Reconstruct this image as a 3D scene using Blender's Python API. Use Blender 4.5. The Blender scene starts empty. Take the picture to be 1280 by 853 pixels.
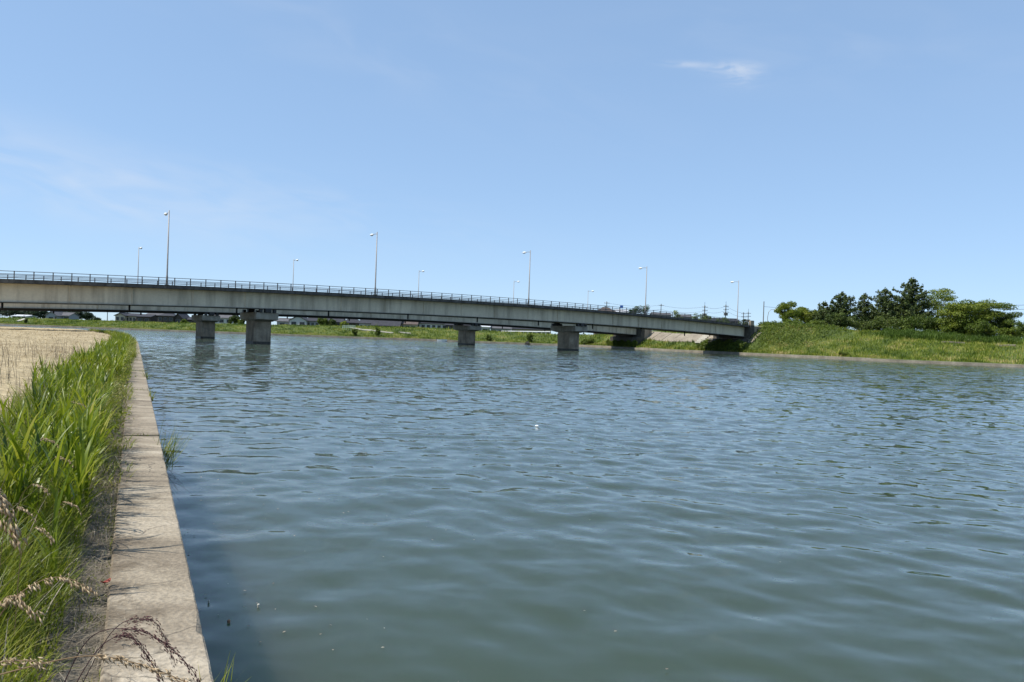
import bpy, math, random
import numpy as np
from mathutils import Vector, Matrix
random.seed(7)
rng = np.random.default_rng(11)
R = math.radians
SC = bpy.context.scene
COL = SC.collection

# ------------------------------------------------------------------ camera
F_PX, CXP, CYP = 950.0, 640.0, 426.5          # focal length and centre in photo pixels
CAM_H, ROLL, PITCH = 2.4, R(2.0), R(-0.36)
_r = Vector((math.cos(ROLL), 0, math.sin(ROLL)))
_u = Vector((-math.sin(ROLL), 0, math.cos(ROLL)))
_f = Vector((0, 1, 0))
_rp = Matrix.Rotation(PITCH, 3, 'X')
AX_R, AX_U, AX_F = _rp @ _r, _rp @ _u, _rp @ _f
CAM = Vector((0, 0, CAM_H))
cam_d = bpy.data.cameras.new('camera')
cam_d.sensor_width = 36.0
cam_d.lens = 36.0 * F_PX / 1280.0
cam_d.clip_start = 0.05
cam_d.clip_end = 6000
cam = bpy.data.objects.new('camera', cam_d)
COL.objects.link(cam)
M3 = Matrix((AX_R, AX_U, -AX_F)).transposed()
cam.matrix_world = Matrix.Translation(CAM) @ M3.to_4x4()
SC.camera = cam

def ray(px, py):
    return AX_F + AX_R * ((px - CXP) / F_PX) - AX_U * ((py - CYP) / F_PX)
def at(px, py, depth):                         # point seen at a pixel, at a depth along +Y
    d = ray(px, py)
    return CAM + d * (depth / d.y)
def on_z(px, py, z):                           # point seen at a pixel on a level plane
    d = ray(px, py)
    return CAM + d * ((z - CAM_H) / d.z)

# ------------------------------------------------------------------ light
SUN_EL = R(56)
SUN_H = Vector((-0.96, -0.28)).normalized()
SUN_DIR = Vector((SUN_H.x * math.cos(SUN_EL), SUN_H.y * math.cos(SUN_EL), math.sin(SUN_EL)))
SUN_AZ = math.atan2(SUN_H.x, SUN_H.y)
world = bpy.data.worlds.new('World')
SC.world = world
world.use_nodes = True
wn, wl = world.node_tree.nodes, world.node_tree.links
wn.clear()
w_out = wn.new('ShaderNodeOutputWorld')
w_bg = wn.new('ShaderNodeBackground')
w_bg.inputs['Strength'].default_value = 0.12
sky = wn.new('ShaderNodeTexSky')
sky.sky_type = 'NISHITA'
sky.sun_disc = False
sky.sun_elevation = SUN_EL
sky.sun_rotation = SUN_AZ
sky.altitude = 2000
sky.air_density = 1.0
sky.dust_density = 0.2
sky.ozone_density = 6.0
wl.new(w_bg.outputs[0], w_out.inputs[0])

def wmath(op, a, b=None):
    n = wn.new('ShaderNodeMath'); n.operation = op
    for i, v in enumerate((a, b)):
        if v is None: continue
        if isinstance(v, (int, float)): n.inputs[i].default_value = v
        else: wl.new(v, n.inputs[i])
    return n.outputs[0]
w_tc = wn.new('ShaderNodeTexCoord')
def cloud(px, py, sx, sy, tilt, stren, nscale, stretch, lo, hi):
    """a wisp of cirrus around one direction of the sky"""
    d = ray(px, py).normalized()
    e = d.cross(Vector((0, 0, 1))).normalized()
    n = e.cross(d).normalized()
    e2 = e * math.cos(tilt) + n * math.sin(tilt)
    n2 = n * math.cos(tilt) - e * math.sin(tilt)
    def dot(v):
        q = wn.new('ShaderNodeVectorMath'); q.operation = 'DOT_PRODUCT'
        wl.new(w_tc.outputs['Generated'], q.inputs[0]); q.inputs[1].default_value = v
        return q.outputs['Value']
    a, b, c = dot(e2), dot(n2), dot(d)
    cmb = wn.new('ShaderNodeCombineXYZ')
    wl.new(wmath('MULTIPLY', a, nscale), cmb.inputs[0])
    wl.new(wmath('MULTIPLY', b, nscale * stretch), cmb.inputs[1])
    cmb.inputs[2].default_value = px * 0.01
    nz = wn.new('ShaderNodeTexNoise')
    nz.inputs['Scale'].default_value = 1.0
    nz.inputs['Detail'].default_value = 6
    nz.inputs['Distortion'].default_value = 0.6
    wl.new(cmb.outputs[0], nz.inputs['Vector'])
    mr = wn.new('ShaderNodeMapRange')
    mr.interpolation_type = 'SMOOTHSTEP'
    mr.inputs['From Min'].default_value = lo
    mr.inputs['From Max'].default_value = hi
    wl.new(nz.outputs['Fac'], mr.inputs['Value'])
    ga = wmath('POWER', wmath('DIVIDE', a, sx), 2.0)
    gb = wmath('POWER', wmath('DIVIDE', b, sy), 2.0)
    g = wmath('POWER', 2.718, wmath('MULTIPLY', wmath('ADD', ga, gb), -1.0))
    g = wmath('MULTIPLY', g, wmath('GREATER_THAN', c, 0.0))
    return wmath('MULTIPLY', wmath('MULTIPLY', g, mr.outputs[0]), stren)
c1 = cloud(918, 86, 0.030, 0.0075, R(-3), 0.45, 30, 3.0, 0.30, 0.62)
c1b = cloud(862, 81, 0.026, 0.0035, R(-4), 0.32, 30, 4.0, 0.25, 0.55)
c1c = cloud(928, 98, 0.020, 0.010, R(0), 0.24, 30, 6.0, 0.35, 0.65)
c2 = cloud(70, 222, 0.22, 0.040, R(-10), 0.34, 9, 3.0, 0.30, 0.72)
c3 = cloud(330, 250, 0.25, 0.035, R(-5), 0.16, 10, 4.0, 0.35, 0.70)
c4 = cloud(480, 60, 0.30, 0.050, R(-12), 0.10, 7, 3.0, 0.35, 0.75)
c5 = cloud(1020, 60, 0.22, 0.045, R(-8), 0.09, 8, 3.0, 0.35, 0.75)
tot = wmath('ADD', wmath('ADD', wmath('ADD', c1, c1b), wmath('ADD', c2, c3)), wmath('ADD', wmath('ADD', c4, c5), c1c))
w_mix = wn.new('ShaderNodeMixRGB')
wl.new(tot, w_mix.inputs['Fac'])
w_gam = wn.new('ShaderNodeGamma'); w_gam.inputs['Gamma'].default_value = 0.40     # the camera's soft shoulder for the bright horizon
wl.new(sky.outputs[0], w_gam.inputs['Color'])
w_mul = wn.new('ShaderNodeMixRGB'); w_mul.blend_type = 'MULTIPLY'; w_mul.inputs['Fac'].default_value = 1.0
w_mul.inputs['Color2'].default_value = (2.12, 2.60, 3.14, 1)
wl.new(w_gam.outputs[0], w_mul.inputs['Color1'])
wl.new(w_mul.outputs[0], w_mix.inputs['Color1'])
w_mix.inputs['Color2'].default_value = (5.3, 5.6, 6.1, 1)
wl.new(w_mix.outputs[0], w_bg.inputs['Color'])

sun_d = bpy.data.lights.new('sun', 'SUN')
sun_d.energy = 4.8
sun_d.angle = R(0.5)
sun_d.color = (1.0, 0.955, 0.88)
sun = bpy.data.objects.new('sun', sun_d)
COL.objects.link(sun)
sun.rotation_euler = (-SUN_DIR).to_track_quat('-Z', 'Y').to_euler()
sun.location = (-60, -20, 90)

SC.view_settings.view_transform = 'Standard'
SC.view_settings.look = 'None'
SC.view_settings.gamma = 1.0
SC.view_settings.exposure = 0.31
SC.view_settings.use_curve_mapping = False
SC.render.engine = 'CYCLES'

# ------------------------------------------------------------------ materials
MATS = {}
def new_mat(name):
    m = bpy.data.materials.new(name); m.use_nodes = True
    nt = m.node_tree; nt.nodes.clear()
    out = nt.nodes.new('ShaderNodeOutputMaterial')
    MATS[name] = m
    return m, nt.nodes, nt.links, out
def ramp(N, stops):
    r = N.new('ShaderNodeValToRGB')
    el = r.color_ramp.elements
    while len(el) < len(stops): el.new(0.5)
    for e, (p, c) in zip(el, stops):
        e.position = p; e.color = (*c, 1)
    return r
def surf(name, stops, scale=2.0, rough=0.8, bump=0.0, detail=6, stretch=(1, 1, 1), spec=0.3, coords='Object', streak=None, fine=None, metallic=0.0):
    """noise-coloured principled surface; streak = (colour, strength, stretch), fine = (scale, strength)"""
    m, N, L, out = new_mat(name)
    b = N.new('ShaderNodeBsdfPrincipled')
    b.inputs['Roughness'].default_value = rough
    b.inputs['Specular IOR Level'].default_value = spec
    b.inputs['Metallic'].default_value = metallic
    L.new(b.outputs[0], out.inputs[0])
    if coords == 'World':
        tc = N.new('ShaderNodeNewGeometry').outputs['Position']
    else:
        tc = N.new('ShaderNodeTexCoord').outputs[coords]
    mp = N.new('ShaderNodeMapping'); mp.inputs['Scale'].default_value = stretch
    L.new(tc, mp.inputs[0])
    nz = N.new('ShaderNodeTexNoise'); nz.inputs['Scale'].default_value = scale
    nz.inputs['Detail'].default_value = detail; nz.inputs['Roughness'].default_value = 0.62
    L.new(mp.outputs[0], nz.inputs['Vector'])
    rp = ramp(N, stops)
    L.new(nz.outputs['Fac'], rp.inputs[0])
    colr = rp.outputs[0]
    if streak:
        mp2 = N.new('ShaderNodeMapping'); mp2.inputs['Scale'].default_value = streak[2]
        L.new(tc, mp2.inputs[0])
        n2 = N.new('ShaderNodeTexNoise'); n2.inputs['Scale'].default_value = 1.0; n2.inputs['Detail'].default_value = 5
        L.new(mp2.outputs[0], n2.inputs['Vector'])
        r2 = ramp(N, [(0.48, (0, 0, 0)), (0.72, (1, 1, 1))])
        L.new(n2.outputs['Fac'], r2.inputs[0])
        mu = N.new('ShaderNodeMath'); mu.operation = 'MULTIPLY'; mu.inputs[1].default_value = streak[1]
        L.new(r2.outputs[0], mu.inputs[0])
        mx = N.new('ShaderNodeMixRGB'); mx.inputs['Color2'].default_value = (*streak[0], 1)
        L.new(mu.outputs[0], mx.inputs['Fac']); L.new(colr, mx.inputs['Color1'])
        colr = mx.outputs[0]
    if fine:
        n3 = N.new('ShaderNodeTexNoise'); n3.inputs['Scale'].default_value = fine[0]; n3.inputs['Detail'].default_value = 4
        L.new(tc, n3.inputs['Vector'])
        mr = N.new('ShaderNodeMapRange'); mr.inputs['To Min'].default_value = 1 - fine[1]; mr.inputs['To Max'].default_value = 1 + fine[1]
        mr.inputs['From Min'].default_value = 0.3; mr.inputs['From Max'].default_value = 0.7
        L.new(n3.outputs['Fac'], mr.inputs['Value'])
        vm = N.new('ShaderNodeVectorMath'); vm.operation = 'SCALE'
        L.new(colr, vm.inputs[0]); L.new(mr.outputs[0], vm.inputs['Scale'])
        colr = vm.outputs[0]
    L.new(colr, b.inputs['Base Color'])
    if bump:
        bp = N.new('ShaderNodeBump'); bp.inputs['Strength'].default_value = bump; bp.inputs['Distance'].default_value = 0.05
        src = n3 if fine else nz
        L.new(src.outputs['Fac'], bp.inputs['Height']); L.new(bp.outputs[0], b.inputs['Normal'])
    return m
def leafy(name, stops, trans=0.4, rough=0.5, patch=None, spec=0.25):
    """foliage: colour from the per-leaf attribute 'tint', light passes through; patch = (scale, amount)"""
    m, N, L, out = new_mat(name)
    a = N.new('ShaderNodeAttribute'); a.attribute_name = 'tint'
    fac = a.outputs['Fac']
    if patch:
        g = N.new('ShaderNodeNewGeometry')
        nz = N.new('ShaderNodeTexNoise'); nz.inputs['Scale'].default_value = patch[0]; nz.inputs['Detail'].default_value = 4
        L.new(g.outputs['Position'], nz.inputs['Vector'])
        m1 = N.new('ShaderNodeMath'); m1.operation = 'SUBTRACT'; m1.inputs[1].default_value = 0.5
        L.new(nz.outputs['Fac'], m1.inputs[0])
        m2 = N.new('ShaderNodeMath'); m2.operation = 'MULTIPLY_ADD'; m2.inputs[1].default_value = patch[1]
        L.new(m1.outputs[0], m2.inputs[0]); L.new(fac, m2.inputs[2])
        fac = m2.outputs[0]
    rp = ramp(N, stops); L.new(fac, rp.inputs[0])
    b = N.new('ShaderNodeBsdfPrincipled'); b.inputs['Roughness'].default_value = rough
    b.inputs['Specular IOR Level'].default_value = spec
    L.new(rp.outputs[0], b.inputs['Base Color'])
    t = N.new('ShaderNodeBsdfTranslucent'); L.new(rp.outputs[0], t.inputs['Color'])
    mx = N.new('ShaderNodeMixShader'); mx.inputs[0].default_value = trans
    L.new(b.outputs[0], mx.inputs[1]); L.new(t.outputs[0], mx.inputs[2])
    L.new(mx.outputs[0], out.inputs[0])
    return m
def plain(name, c, rough=0.6, metallic=0.0, var=0.12, scale=3.0):
    d = tuple(max(0, x * (1 - var)) for x in c); e = tuple(min(1, x * (1 + var)) for x in c)
    return surf(name, [(0.3, d), (0.7, e)], scale=scale, rough=rough, metallic=metallic)

m_girder = surf('girder_paint', [(0.3, (0.51, 0.45, 0.335)), (0.7, (0.66, 0.59, 0.445))], scale=0.35, rough=0.55, stretch=(1, 1, 0.5),
                streak=((0.22, 0.185, 0.13), 0.6, (1.1, 1.1, 0.10)), fine=(5.0, 0.05))
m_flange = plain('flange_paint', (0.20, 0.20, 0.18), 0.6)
m_dark = plain('dark_steel', (0.035, 0.035, 0.036), 0.6)
m_fascia = surf('fascia_concrete', [(0.3, (0.045, 0.042, 0.038)), (0.7, (0.13, 0.122, 0.11))], scale=0.8, rough=0.85,
                streak=((0.03, 0.028, 0.025), 0.8, (1.6, 1.6, 0.4)))
m_pier = surf('pier_concrete', [(0.28, (0.18, 0.14, 0.095)), (0.72, (0.39, 0.33, 0.24))], scale=0.7, rough=0.9, bump=0.2,
              streak=((0.11, 0.09, 0.07), 0.7, (1.4, 1.4, 0.25)), fine=(6.0, 0.12))
m_piercap = surf('cap_concrete', [(0.28, (0.20, 0.18, 0.14)), (0.72, (0.36, 0.335, 0.275))], scale=0.8, rough=0.9, bump=0.2,
              streak=((0.14, 0.125, 0.11), 0.6, (1.6, 1.6, 0.2)), fine=(6.0, 0.10))
m_wet = surf('wet_concrete', [(0.3, (0.035, 0.032, 0.026)), (0.7, (0.08, 0.07, 0.055))], scale=2.0, rough=0.5)
m_rail = plain('rail_paint', (0.14, 0.125, 0.115), 0.5)
m_road = surf('asphalt', [(0.3, (0.04, 0.04, 0.04)), (0.7, (0.065, 0.065, 0.062))], scale=4, rough=0.9)
m_galv = plain('galvanised_steel', (0.27, 0.25, 0.23), 0.5, 0.2)
m_lamphead = plain('lamp_casing', (0.78, 0.78, 0.76), 0.35)
m_lampglass = plain('lamp_glass', (0.55, 0.56, 0.55), 0.15)
m_coping = surf('coping_concrete', [(0.30, (0.17, 0.138, 0.098)), (0.5, (0.285, 0.238, 0.172)), (0.72, (0.43, 0.37, 0.28))], scale=1.6, rough=0.92, bump=0.35,
                stretch=(0.55, 1.6, 1), streak=((0.13, 0.10, 0.070), 0.5, (0.9, 1.7, 1)), fine=(38.0, 0.22))
def coping_dirt(m):
    N, L = m.node_tree.nodes, m.node_tree.links
    b = next(n for n in N if n.type == 'BSDF_PRINCIPLED'); src = b.inputs['Base Color'].links[0].from_socket
    g = N.new('ShaderNodeNewGeometry')
    d = N.new('ShaderNodeVectorMath'); d.operation = 'DOT_PRODUCT'; d.inputs[1].default_value = (0.8951, 0.4458, 0)
    L.new(g.outputs['Position'], d.inputs[0])                        # distance across the coping
    nz = N.new('ShaderNodeTexNoise'); nz.inputs['Scale'].default_value = 3.5; nz.inputs['Detail'].default_value = 8; nz.inputs['Roughness'].default_value = 0.7
    L.new(g.outputs['Position'], nz.inputs['Vector'])
    mr = N.new('ShaderNodeMapRange'); mr.inputs['From Min'].default_value = -0.15; mr.inputs['From Max'].default_value = 0.32
    mr.inputs['To Min'].default_value = 0.62; mr.inputs['To Max'].default_value = 0.36
    L.new(d.outputs['Value'], mr.inputs['Value'])
    sb = N.new('ShaderNodeMath'); sb.operation = 'SUBTRACT'; L.new(mr.outputs[0], sb.inputs[0]); L.new(nz.outputs['Fac'], sb.inputs[1])
    m2 = N.new('ShaderNodeMapRange'); m2.inputs['From Min'].default_value = 0.0; m2.inputs['From Max'].default_value = 0.12; m2.inputs['To Max'].default_value = 0.75
    L.new(sb.outputs[0], m2.inputs['Value'])
    mx = N.new('ShaderNodeMixRGB'); mx.inputs['Color2'].default_value = (0.115, 0.088, 0.058, 1)
    L.new(m2.outputs[0], mx.inputs['Fac']); L.new(src, mx.inputs['Color1'])
    # hairline cracks
    vo = N.new('ShaderNodeTexVoronoi'); vo.feature = 'DISTANCE_TO_EDGE'; vo.inputs['Scale'].default_value = 0.55
    nd = N.new('ShaderNodeTexNoise'); nd.inputs['Scale'].default_value = 2.5; nd.inputs['Detail'].default_value = 6
    L.new(g.outputs['Position'], nd.inputs['Vector'])
    sc = N.new('ShaderNodeVectorMath'); sc.operation = 'MULTIPLY_ADD'; sc.inputs[1].default_value = (0.6, 0.6, 0.6)
    L.new(nd.outputs['Color'], sc.inputs[0]); L.new(g.outputs['Position'], sc.inputs[2])
    L.new(sc.outputs[0], vo.inputs['Vector'])
    m3 = N.new('ShaderNodeMapRange'); m3.inputs['From Min'].default_value = 0.0; m3.inputs['From Max'].default_value = 0.006; m3.inputs['To Min'].default_value = 0.7; m3.inputs['To Max'].default_value = 0.0
    L.new(vo.outputs['Distance'], m3.inputs['Value'])
    mx2 = N.new('ShaderNodeMixRGB'); mx2.inputs['Color2'].default_value = (0.05, 0.042, 0.032, 1)
    L.new(m3.outputs[0], mx2.inputs['Fac']); L.new(mx.outputs[0], mx2.inputs['Color1'])
    L.new(mx2.outputs[0], b.inputs['Base Color'])
coping_dirt(m_coping)
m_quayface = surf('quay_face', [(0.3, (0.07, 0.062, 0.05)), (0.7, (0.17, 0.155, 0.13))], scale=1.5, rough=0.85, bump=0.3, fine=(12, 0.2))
m_dirt = surf('bank_soil', [(0.3, (0.10, 0.085, 0.06)), (0.7, (0.21, 0.18, 0.135))], scale=3, rough=0.95, bump=0.6, coords='World', fine=(18, 0.3))
m_field = surf('field_soil', [(0.3, (0.24, 0.185, 0.10)), (0.5, (0.37, 0.295, 0.17)), (0.72, (0.48, 0.395, 0.245))], scale=0.6, rough=0.95, bump=1.0, coords='World', detail=9, fine=(7, 0.4))
m_levee = surf('levee_ground', [(0.3, (0.05, 0.075, 0.018)), (0.55, (0.095, 0.125, 0.028)), (0.75, (0.15, 0.155, 0.05))], scale=0.22, rough=0.95, bump=0.5, coords='World', detail=8, fine=(2.5, 0.25))
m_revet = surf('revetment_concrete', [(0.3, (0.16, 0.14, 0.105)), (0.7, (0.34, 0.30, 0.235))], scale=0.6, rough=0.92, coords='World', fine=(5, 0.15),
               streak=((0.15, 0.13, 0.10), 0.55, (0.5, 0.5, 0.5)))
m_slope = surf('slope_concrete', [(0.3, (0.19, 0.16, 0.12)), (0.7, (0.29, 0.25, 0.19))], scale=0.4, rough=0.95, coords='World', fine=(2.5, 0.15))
m_deckshade = surf('shade_darkened_concrete', [(0.3, (0.045, 0.042, 0.034)), (0.7, (0.10, 0.092, 0.075))], scale=0.5, rough=0.8, coords='World', fine=(3, 0.15))  # slope concrete with the under-deck shade put into its colour
m_pale = plain('pale_concrete', (0.48, 0.45, 0.38), 0.85)
m_white = plain('white_paint', (0.78, 0.78, 0.77), 0.4, var=0.04)
m_bark = surf('bark', [(0.3, (0.045, 0.035, 0.027)), (0.7, (0.11, 0.09, 0.07))], scale=4, rough=0.9, stretch=(1, 1, 0.2), bump=0.4)
m_pine = leafy('pine_needle', [(0.0, (0.025, 0.043, 0.013)), (0.5, (0.062, 0.090, 0.024)), (1.0, (0.125, 0.155, 0.036))], 0.15, patch=(0.3, 0.5))
m_leaf = leafy('broad_leaf', [(0.0, (0.042, 0.072, 0.010)), (0.5, (0.11, 0.155, 0.017)), (1.0, (0.205, 0.24, 0.028))], 0.35, patch=(0.35, 0.6))
m_leaf_y = leafy('yellow_green_leaf', [(0.0, (0.072, 0.115, 0.012)), (0.5, (0.18, 0.225, 0.022)), (1.0, (0.29, 0.31, 0.04))], 0.4, patch=(0.35, 0.6))
m_leaf_d = leafy('dark_leaf', [(0.0, (0.026, 0.045, 0.010)), (0.5, (0.058, 0.088, 0.016)), (1.0, (0.115, 0.148, 0.024))], 0.3, patch=(0.3, 0.6))
m_leaf_far = leafy('far_leaf', [(0.0, (0.022, 0.040, 0.022)), (0.5, (0.040, 0.065, 0.030)), (1.0, (0.070, 0.10, 0.042))], 0.25, patch=(0.15, 0.5))
m_bankgrass = leafy('bank_grass', [(0.0, (0.055, 0.095, 0.012)), (0.35, (0.145, 0.205, 0.020)), (0.62, (0.25, 0.285, 0.034)), (0.85, (0.36, 0.335, 0.075)), (1.0, (0.48, 0.40, 0.17))], 0.35, patch=(0.22, 2.6))
m_reed = leafy('reed_leaf', [(0.0, (0.040, 0.075, 0.012)), (0.5, (0.085, 0.145, 0.020)), (1.0, (0.155, 0.215, 0.03))], 0.35, patch=(0.2, 0.7))
m_grass = leafy('near_grass', [(0.0, (0.045, 0.070, 0.008)), (0.35, (0.135, 0.175, 0.012)), (0.62, (0.25, 0.28, 0.024)), (0.80, (0.36, 0.33, 0.08)), (1.0, (0.52, 0.42, 0.22))], 0.42, 0.4, patch=(0.9, 0.9), spec=0.3)
m_nreed = leafy('near_reed', [(0.0, (0.050, 0.085, 0.007)), (0.5, (0.185, 0.245, 0.012)), (0.85, (0.34, 0.36, 0.03)), (1.0, (0.46, 0.40, 0.13))], 0.42, 0.38, patch=(1.2, 0.9), spec=0.35)
m_straw = leafy('dry_straw', [(0.0, (0.16, 0.115, 0.062)), (0.5, (0.36, 0.285, 0.175)), (1.0, (0.56, 0.46, 0.30))], 0.2, 0.8)
m_litter = leafy('dead_grass', [(0.0, (0.08, 0.065, 0.045)), (0.5, (0.22, 0.18, 0.13)), (1.0, (0.42, 0.36, 0.27))], 0.15, 0.85)
m_seed = leafy('seed_head', [(0.0, (0.30, 0.21, 0.12)), (0.5, (0.56, 0.43, 0.27)), (1.0, (0.75, 0.62, 0.42))], 0.4, 0.7)
m_purple = leafy('purple_seed_head', [(0.0, (0.055, 0.025, 0.030)), (0.5, (0.12, 0.055, 0.055)), (1.0, (0.22, 0.13, 0.10))], 0.2, 0.7)
m_rooftile = surf('dark_roof_tile', [(0.3, (0.022, 0.023, 0.028)), (0.7, (0.050, 0.050, 0.058))], scale=1.2, rough=0.75)
m_roofgrey = surf('grey_roof_tile', [(0.3, (0.075, 0.073, 0.078)), (0.7, (0.13, 0.128, 0.132))], scale=1.2, rough=0.75)
m_roofbrown = surf('brown_roof_tile', [(0.3, (0.075, 0.055, 0.045)), (0.7, (0.14, 0.105, 0.085))], scale=1.2, rough=0.6)
m_roofwhite = surf('pale_metal_roof', [(0.3, (0.5, 0.51, 0.52)), (0.7, (0.68, 0.69, 0.70))], scale=0.8, rough=0.4)
m_wallbeige = plain('beige_render', (0.40, 0.35, 0.28), 0.9)
m_wallgrey = plain('pale_grey_render', (0.27, 0.28, 0.30), 0.9)
m_walldark = plain('dark_timber_wall', (0.06, 0.05, 0.046), 0.9)
m_wallwhite = plain('white_render', (0.46, 0.46, 0.45), 0.9)
m_frame = plain('window_frame', (0.16, 0.155, 0.15), 0.6)
m_glass = plain('window_glass', (0.03, 0.035, 0.042), 0.25)
m_blue = plain('blue_sign_paint', (0.03, 0.11, 0.40), 0.4)
m_pole = plain('pole_concrete', (0.17, 0.165, 0.155), 0.8)
m_tyre = plain('rubber', (0.02, 0.02, 0.02), 0.8)
m_foam = plain('pale_scum', (0.55, 0.52, 0.44), 0.8)
m_leaflit = plain('brown_flake', (0.30, 0.17, 0.10), 0.8)

# ------------------------------------------------------------------ mesh helpers
def tagit(o, label=None, cat=None, group=None, kind=None):
    if label: o['label'] = label
    if cat: o['category'] = cat
    if group: o['group'] = group
    if kind: o['kind'] = kind
    return o
def thing(name, label, cat, loc=(0, 0, 0), rz=0.0, group=None):
    o = bpy.data.objects.new(name, None); COL.objects.link(o)
    o.empty_display_size = 0.2
    o.location = loc; o.rotation_euler = (0, 0, rz)
    return tagit(o, label, cat, group)
def link(name, me, mat=None, parent=None):
    if mat is not None and not me.materials: me.materials.append(mat)
    o = bpy.data.objects.new(name, me); COL.objects.link(o)
    if parent is not None: o.parent = parent
    return o
def np_mesh(name, V, Q, tint=None, smooth=False):
    """V (n,3) float, Q (m,k) int with k = 3 or 4"""
    V = np.asarray(V, np.float32); Q = np.asarray(Q, np.int32)
    me = bpy.data.meshes.new(name)
    k = Q.shape[1]
    me.vertices.add(len(V)); me.vertices.foreach_set('co', V.ravel())
    me.loops.add(Q.size); me.loops.foreach_set('vertex_index', Q.ravel())
    me.polygons.add(len(Q))
    me.polygons.foreach_set('loop_start', np.arange(0, Q.size, k, dtype=np.int32))
    if smooth: me.polygons.foreach_set('use_smooth', np.ones(len(Q), bool))
    me.update(calc_edges=True)
    if tint is not None:
        a = me.attributes.new('tint', 'FLOAT', 'POINT')
        a.data.foreach_set('value', np.asarray(tint, np.float32))
    return me
class MB:
    def __init__(s): s.v = []; s.f = []
    def box(s, x0, x1, y0, y1, z0, z1):
        b = len(s.v)
        s.v += [(x0, y0, z0), (x1, y0, z0), (x1, y1, z0), (x0, y1, z0), (x0, y0, z1), (x1, y0, z1), (x1, y1, z1), (x0, y1, z1)]
        s.f += [(b, b+3, b+2, b+1), (b+4, b+5, b+6, b+7), (b, b+1, b+5, b+4), (b+1, b+2, b+6, b+5), (b+2, b+3, b+7, b+6), (b+3, b, b+4, b+7)]
        return s
    def loft(s, rings, cap=True, closed=True):
        b = len(s.v); n = len(rings[0])
        for r in rings: s.v += [tuple(p) for p in r]
        for i in range(len(rings) - 1):
            for j in range(n if closed else n - 1):
                a = b + i*n + j; c = b + i*n + (j+1) % n
                s.f.append((a, c, c + n, a + n))
        if cap:
            s.f.append(tuple(b + j for j in range(n))[::-1])
            s.f.append(tuple(b + (len(rings)-1)*n + j for j in range(n)))
        return s
    def tube(s, pts, rad, n=7):
        pts = [Vector(p) for p in pts]
        if not hasattr(rad, '__len__'): rad = [rad] * len(pts)
        rings = []
        t0 = (pts[1] - pts[0]).normalized()
        ref = Vector((0, 0, 1)) if abs(t0.z) < 0.9 else Vector((1, 0, 0))
        for i, p in enumerate(pts):
            t = (pts[min(i+1, len(pts)-1)] - pts[max(i-1, 0)]).normalized()
            a = t.cross(ref).normalized(); b2 = t.cross(a).normalized()
            rings.append([p + (a*math.cos(k*2*math.pi/n) + b2*math.sin(k*2*math.pi/n)) * rad[i] for k in range(n)])
        return s.loft(rings)
    def poly(s, pts):
        b = len(s.v); s.v += [tuple(p) for p in pts]; s.f.append(tuple(range(b, b+len(pts)))); return s
    def build(s, name, mat, parent=None, bevel=0.0, smooth=False):
        import bmesh
        bm = bmesh.new()
        vs = [bm.verts.new(v) for v in s.v]
        for f in s.f:
            try: bm.faces.new([vs[i] for i in f])
            except ValueError: pass
        bmesh.ops.recalc_face_normals(bm, faces=bm.faces)
        if bevel: bmesh.ops.bevel(bm, geom=bm.edges[:], offset=bevel, segments=1, affect='EDGES', clamp_overlap=True)
        me = bpy.data.meshes.new(name); bm.to_mesh(me); bm.free()
        if smooth:
            me.polygons.foreach_set('use_smooth', np.ones(len(me.polygons), bool))
        return link(name, me, mat, parent)
def copy_tree(o, parent=None):
    c = o.copy(); COL.objects.link(c); c.parent = parent
    for ch in o.children: copy_tree(ch, c)
    return c
def unit(a): return a / np.maximum(np.linalg.norm(a, axis=-1, keepdims=True), 1e-9)
def blades(P, heading, h, w, lean, curl, nseg=3, tint=None, tipw=0.08):
    """curved grass blades: P (n,3) roots, heading angle of the lean, h length, w width, lean = start angle off the vertical, curl = further bend"""
    n = len(P)
    d = np.stack([np.cos(heading), np.sin(heading), np.zeros(n)], 1)
    sd = np.stack([-np.sin(heading), np.cos(heading), np.zeros(n)], 1)
    tw = rng.uniform(-0.9, 0.9, n)[:, None]
    side = sd * np.cos(tw) + d * np.sin(tw) * 0.8
    V = np.zeros((n, nseg + 1, 2, 3)); pos = P.copy()
    for i in range(nseg + 1):
        f = i / nseg
        wd = w * (1 - f ** 1.6) + w * tipw
        if i == 0: wd = w * 0.6
        V[:, i, 0] = pos - side * wd[:, None] / 2
        V[:, i, 1] = pos + side * wd[:, None] / 2
        ang = lean + curl * (f + 0.5 / nseg) ** 1.3
        step = (h / nseg)[:, None]
        pos = pos + (d * np.sin(ang)[:, None] + np.array([0, 0, 1.0]) * np.cos(ang)[:, None]) * step
    base = np.arange(n)[:, None] * (nseg + 1) * 2
    Q = []
    for i in range(nseg):
        Q.append(np.concatenate([base + i*2, base + i*2 + 1, base + i*2 + 3, base + i*2 + 2], 1))
    Q = np.stack(Q, 1).reshape(-1, 4)
    T = np.repeat(tint if tint is not None else rng.random(n), (nseg + 1) * 2)
    return V.reshape(-1, 3), Q, T
def join_np(parts):
    Vs, Qs, Ts, off = [], [], [], 0
    for V, Q, T in parts:
        Vs.append(V); Qs.append(Q + off); Ts.append(T); off += len(V)
    return np.concatenate(Vs), np.concatenate(Qs), np.concatenate(Ts)
def leaves(P, normal, size, tint, aspect=0.55):
    """one diamond-shaped leaf quad at each P"""
    n = len(P)
    nr = unit(normal)
    t = unit(np.cross(nr, rng.normal(size=(n, 3))))
    b = np.cross(nr, t)
    s = size[:, None]
    V = np.stack([P - t*s*0.5, P + b*s*aspect*0.5 + nr*s*0.06, P + t*s*0.5, P - b*s*aspect*0.5 + nr*s*0.06], 1).reshape(-1, 3)
    Q = np.arange(n * 4).reshape(n, 4)
    return V, Q, np.repeat(tint, 4)
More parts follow.
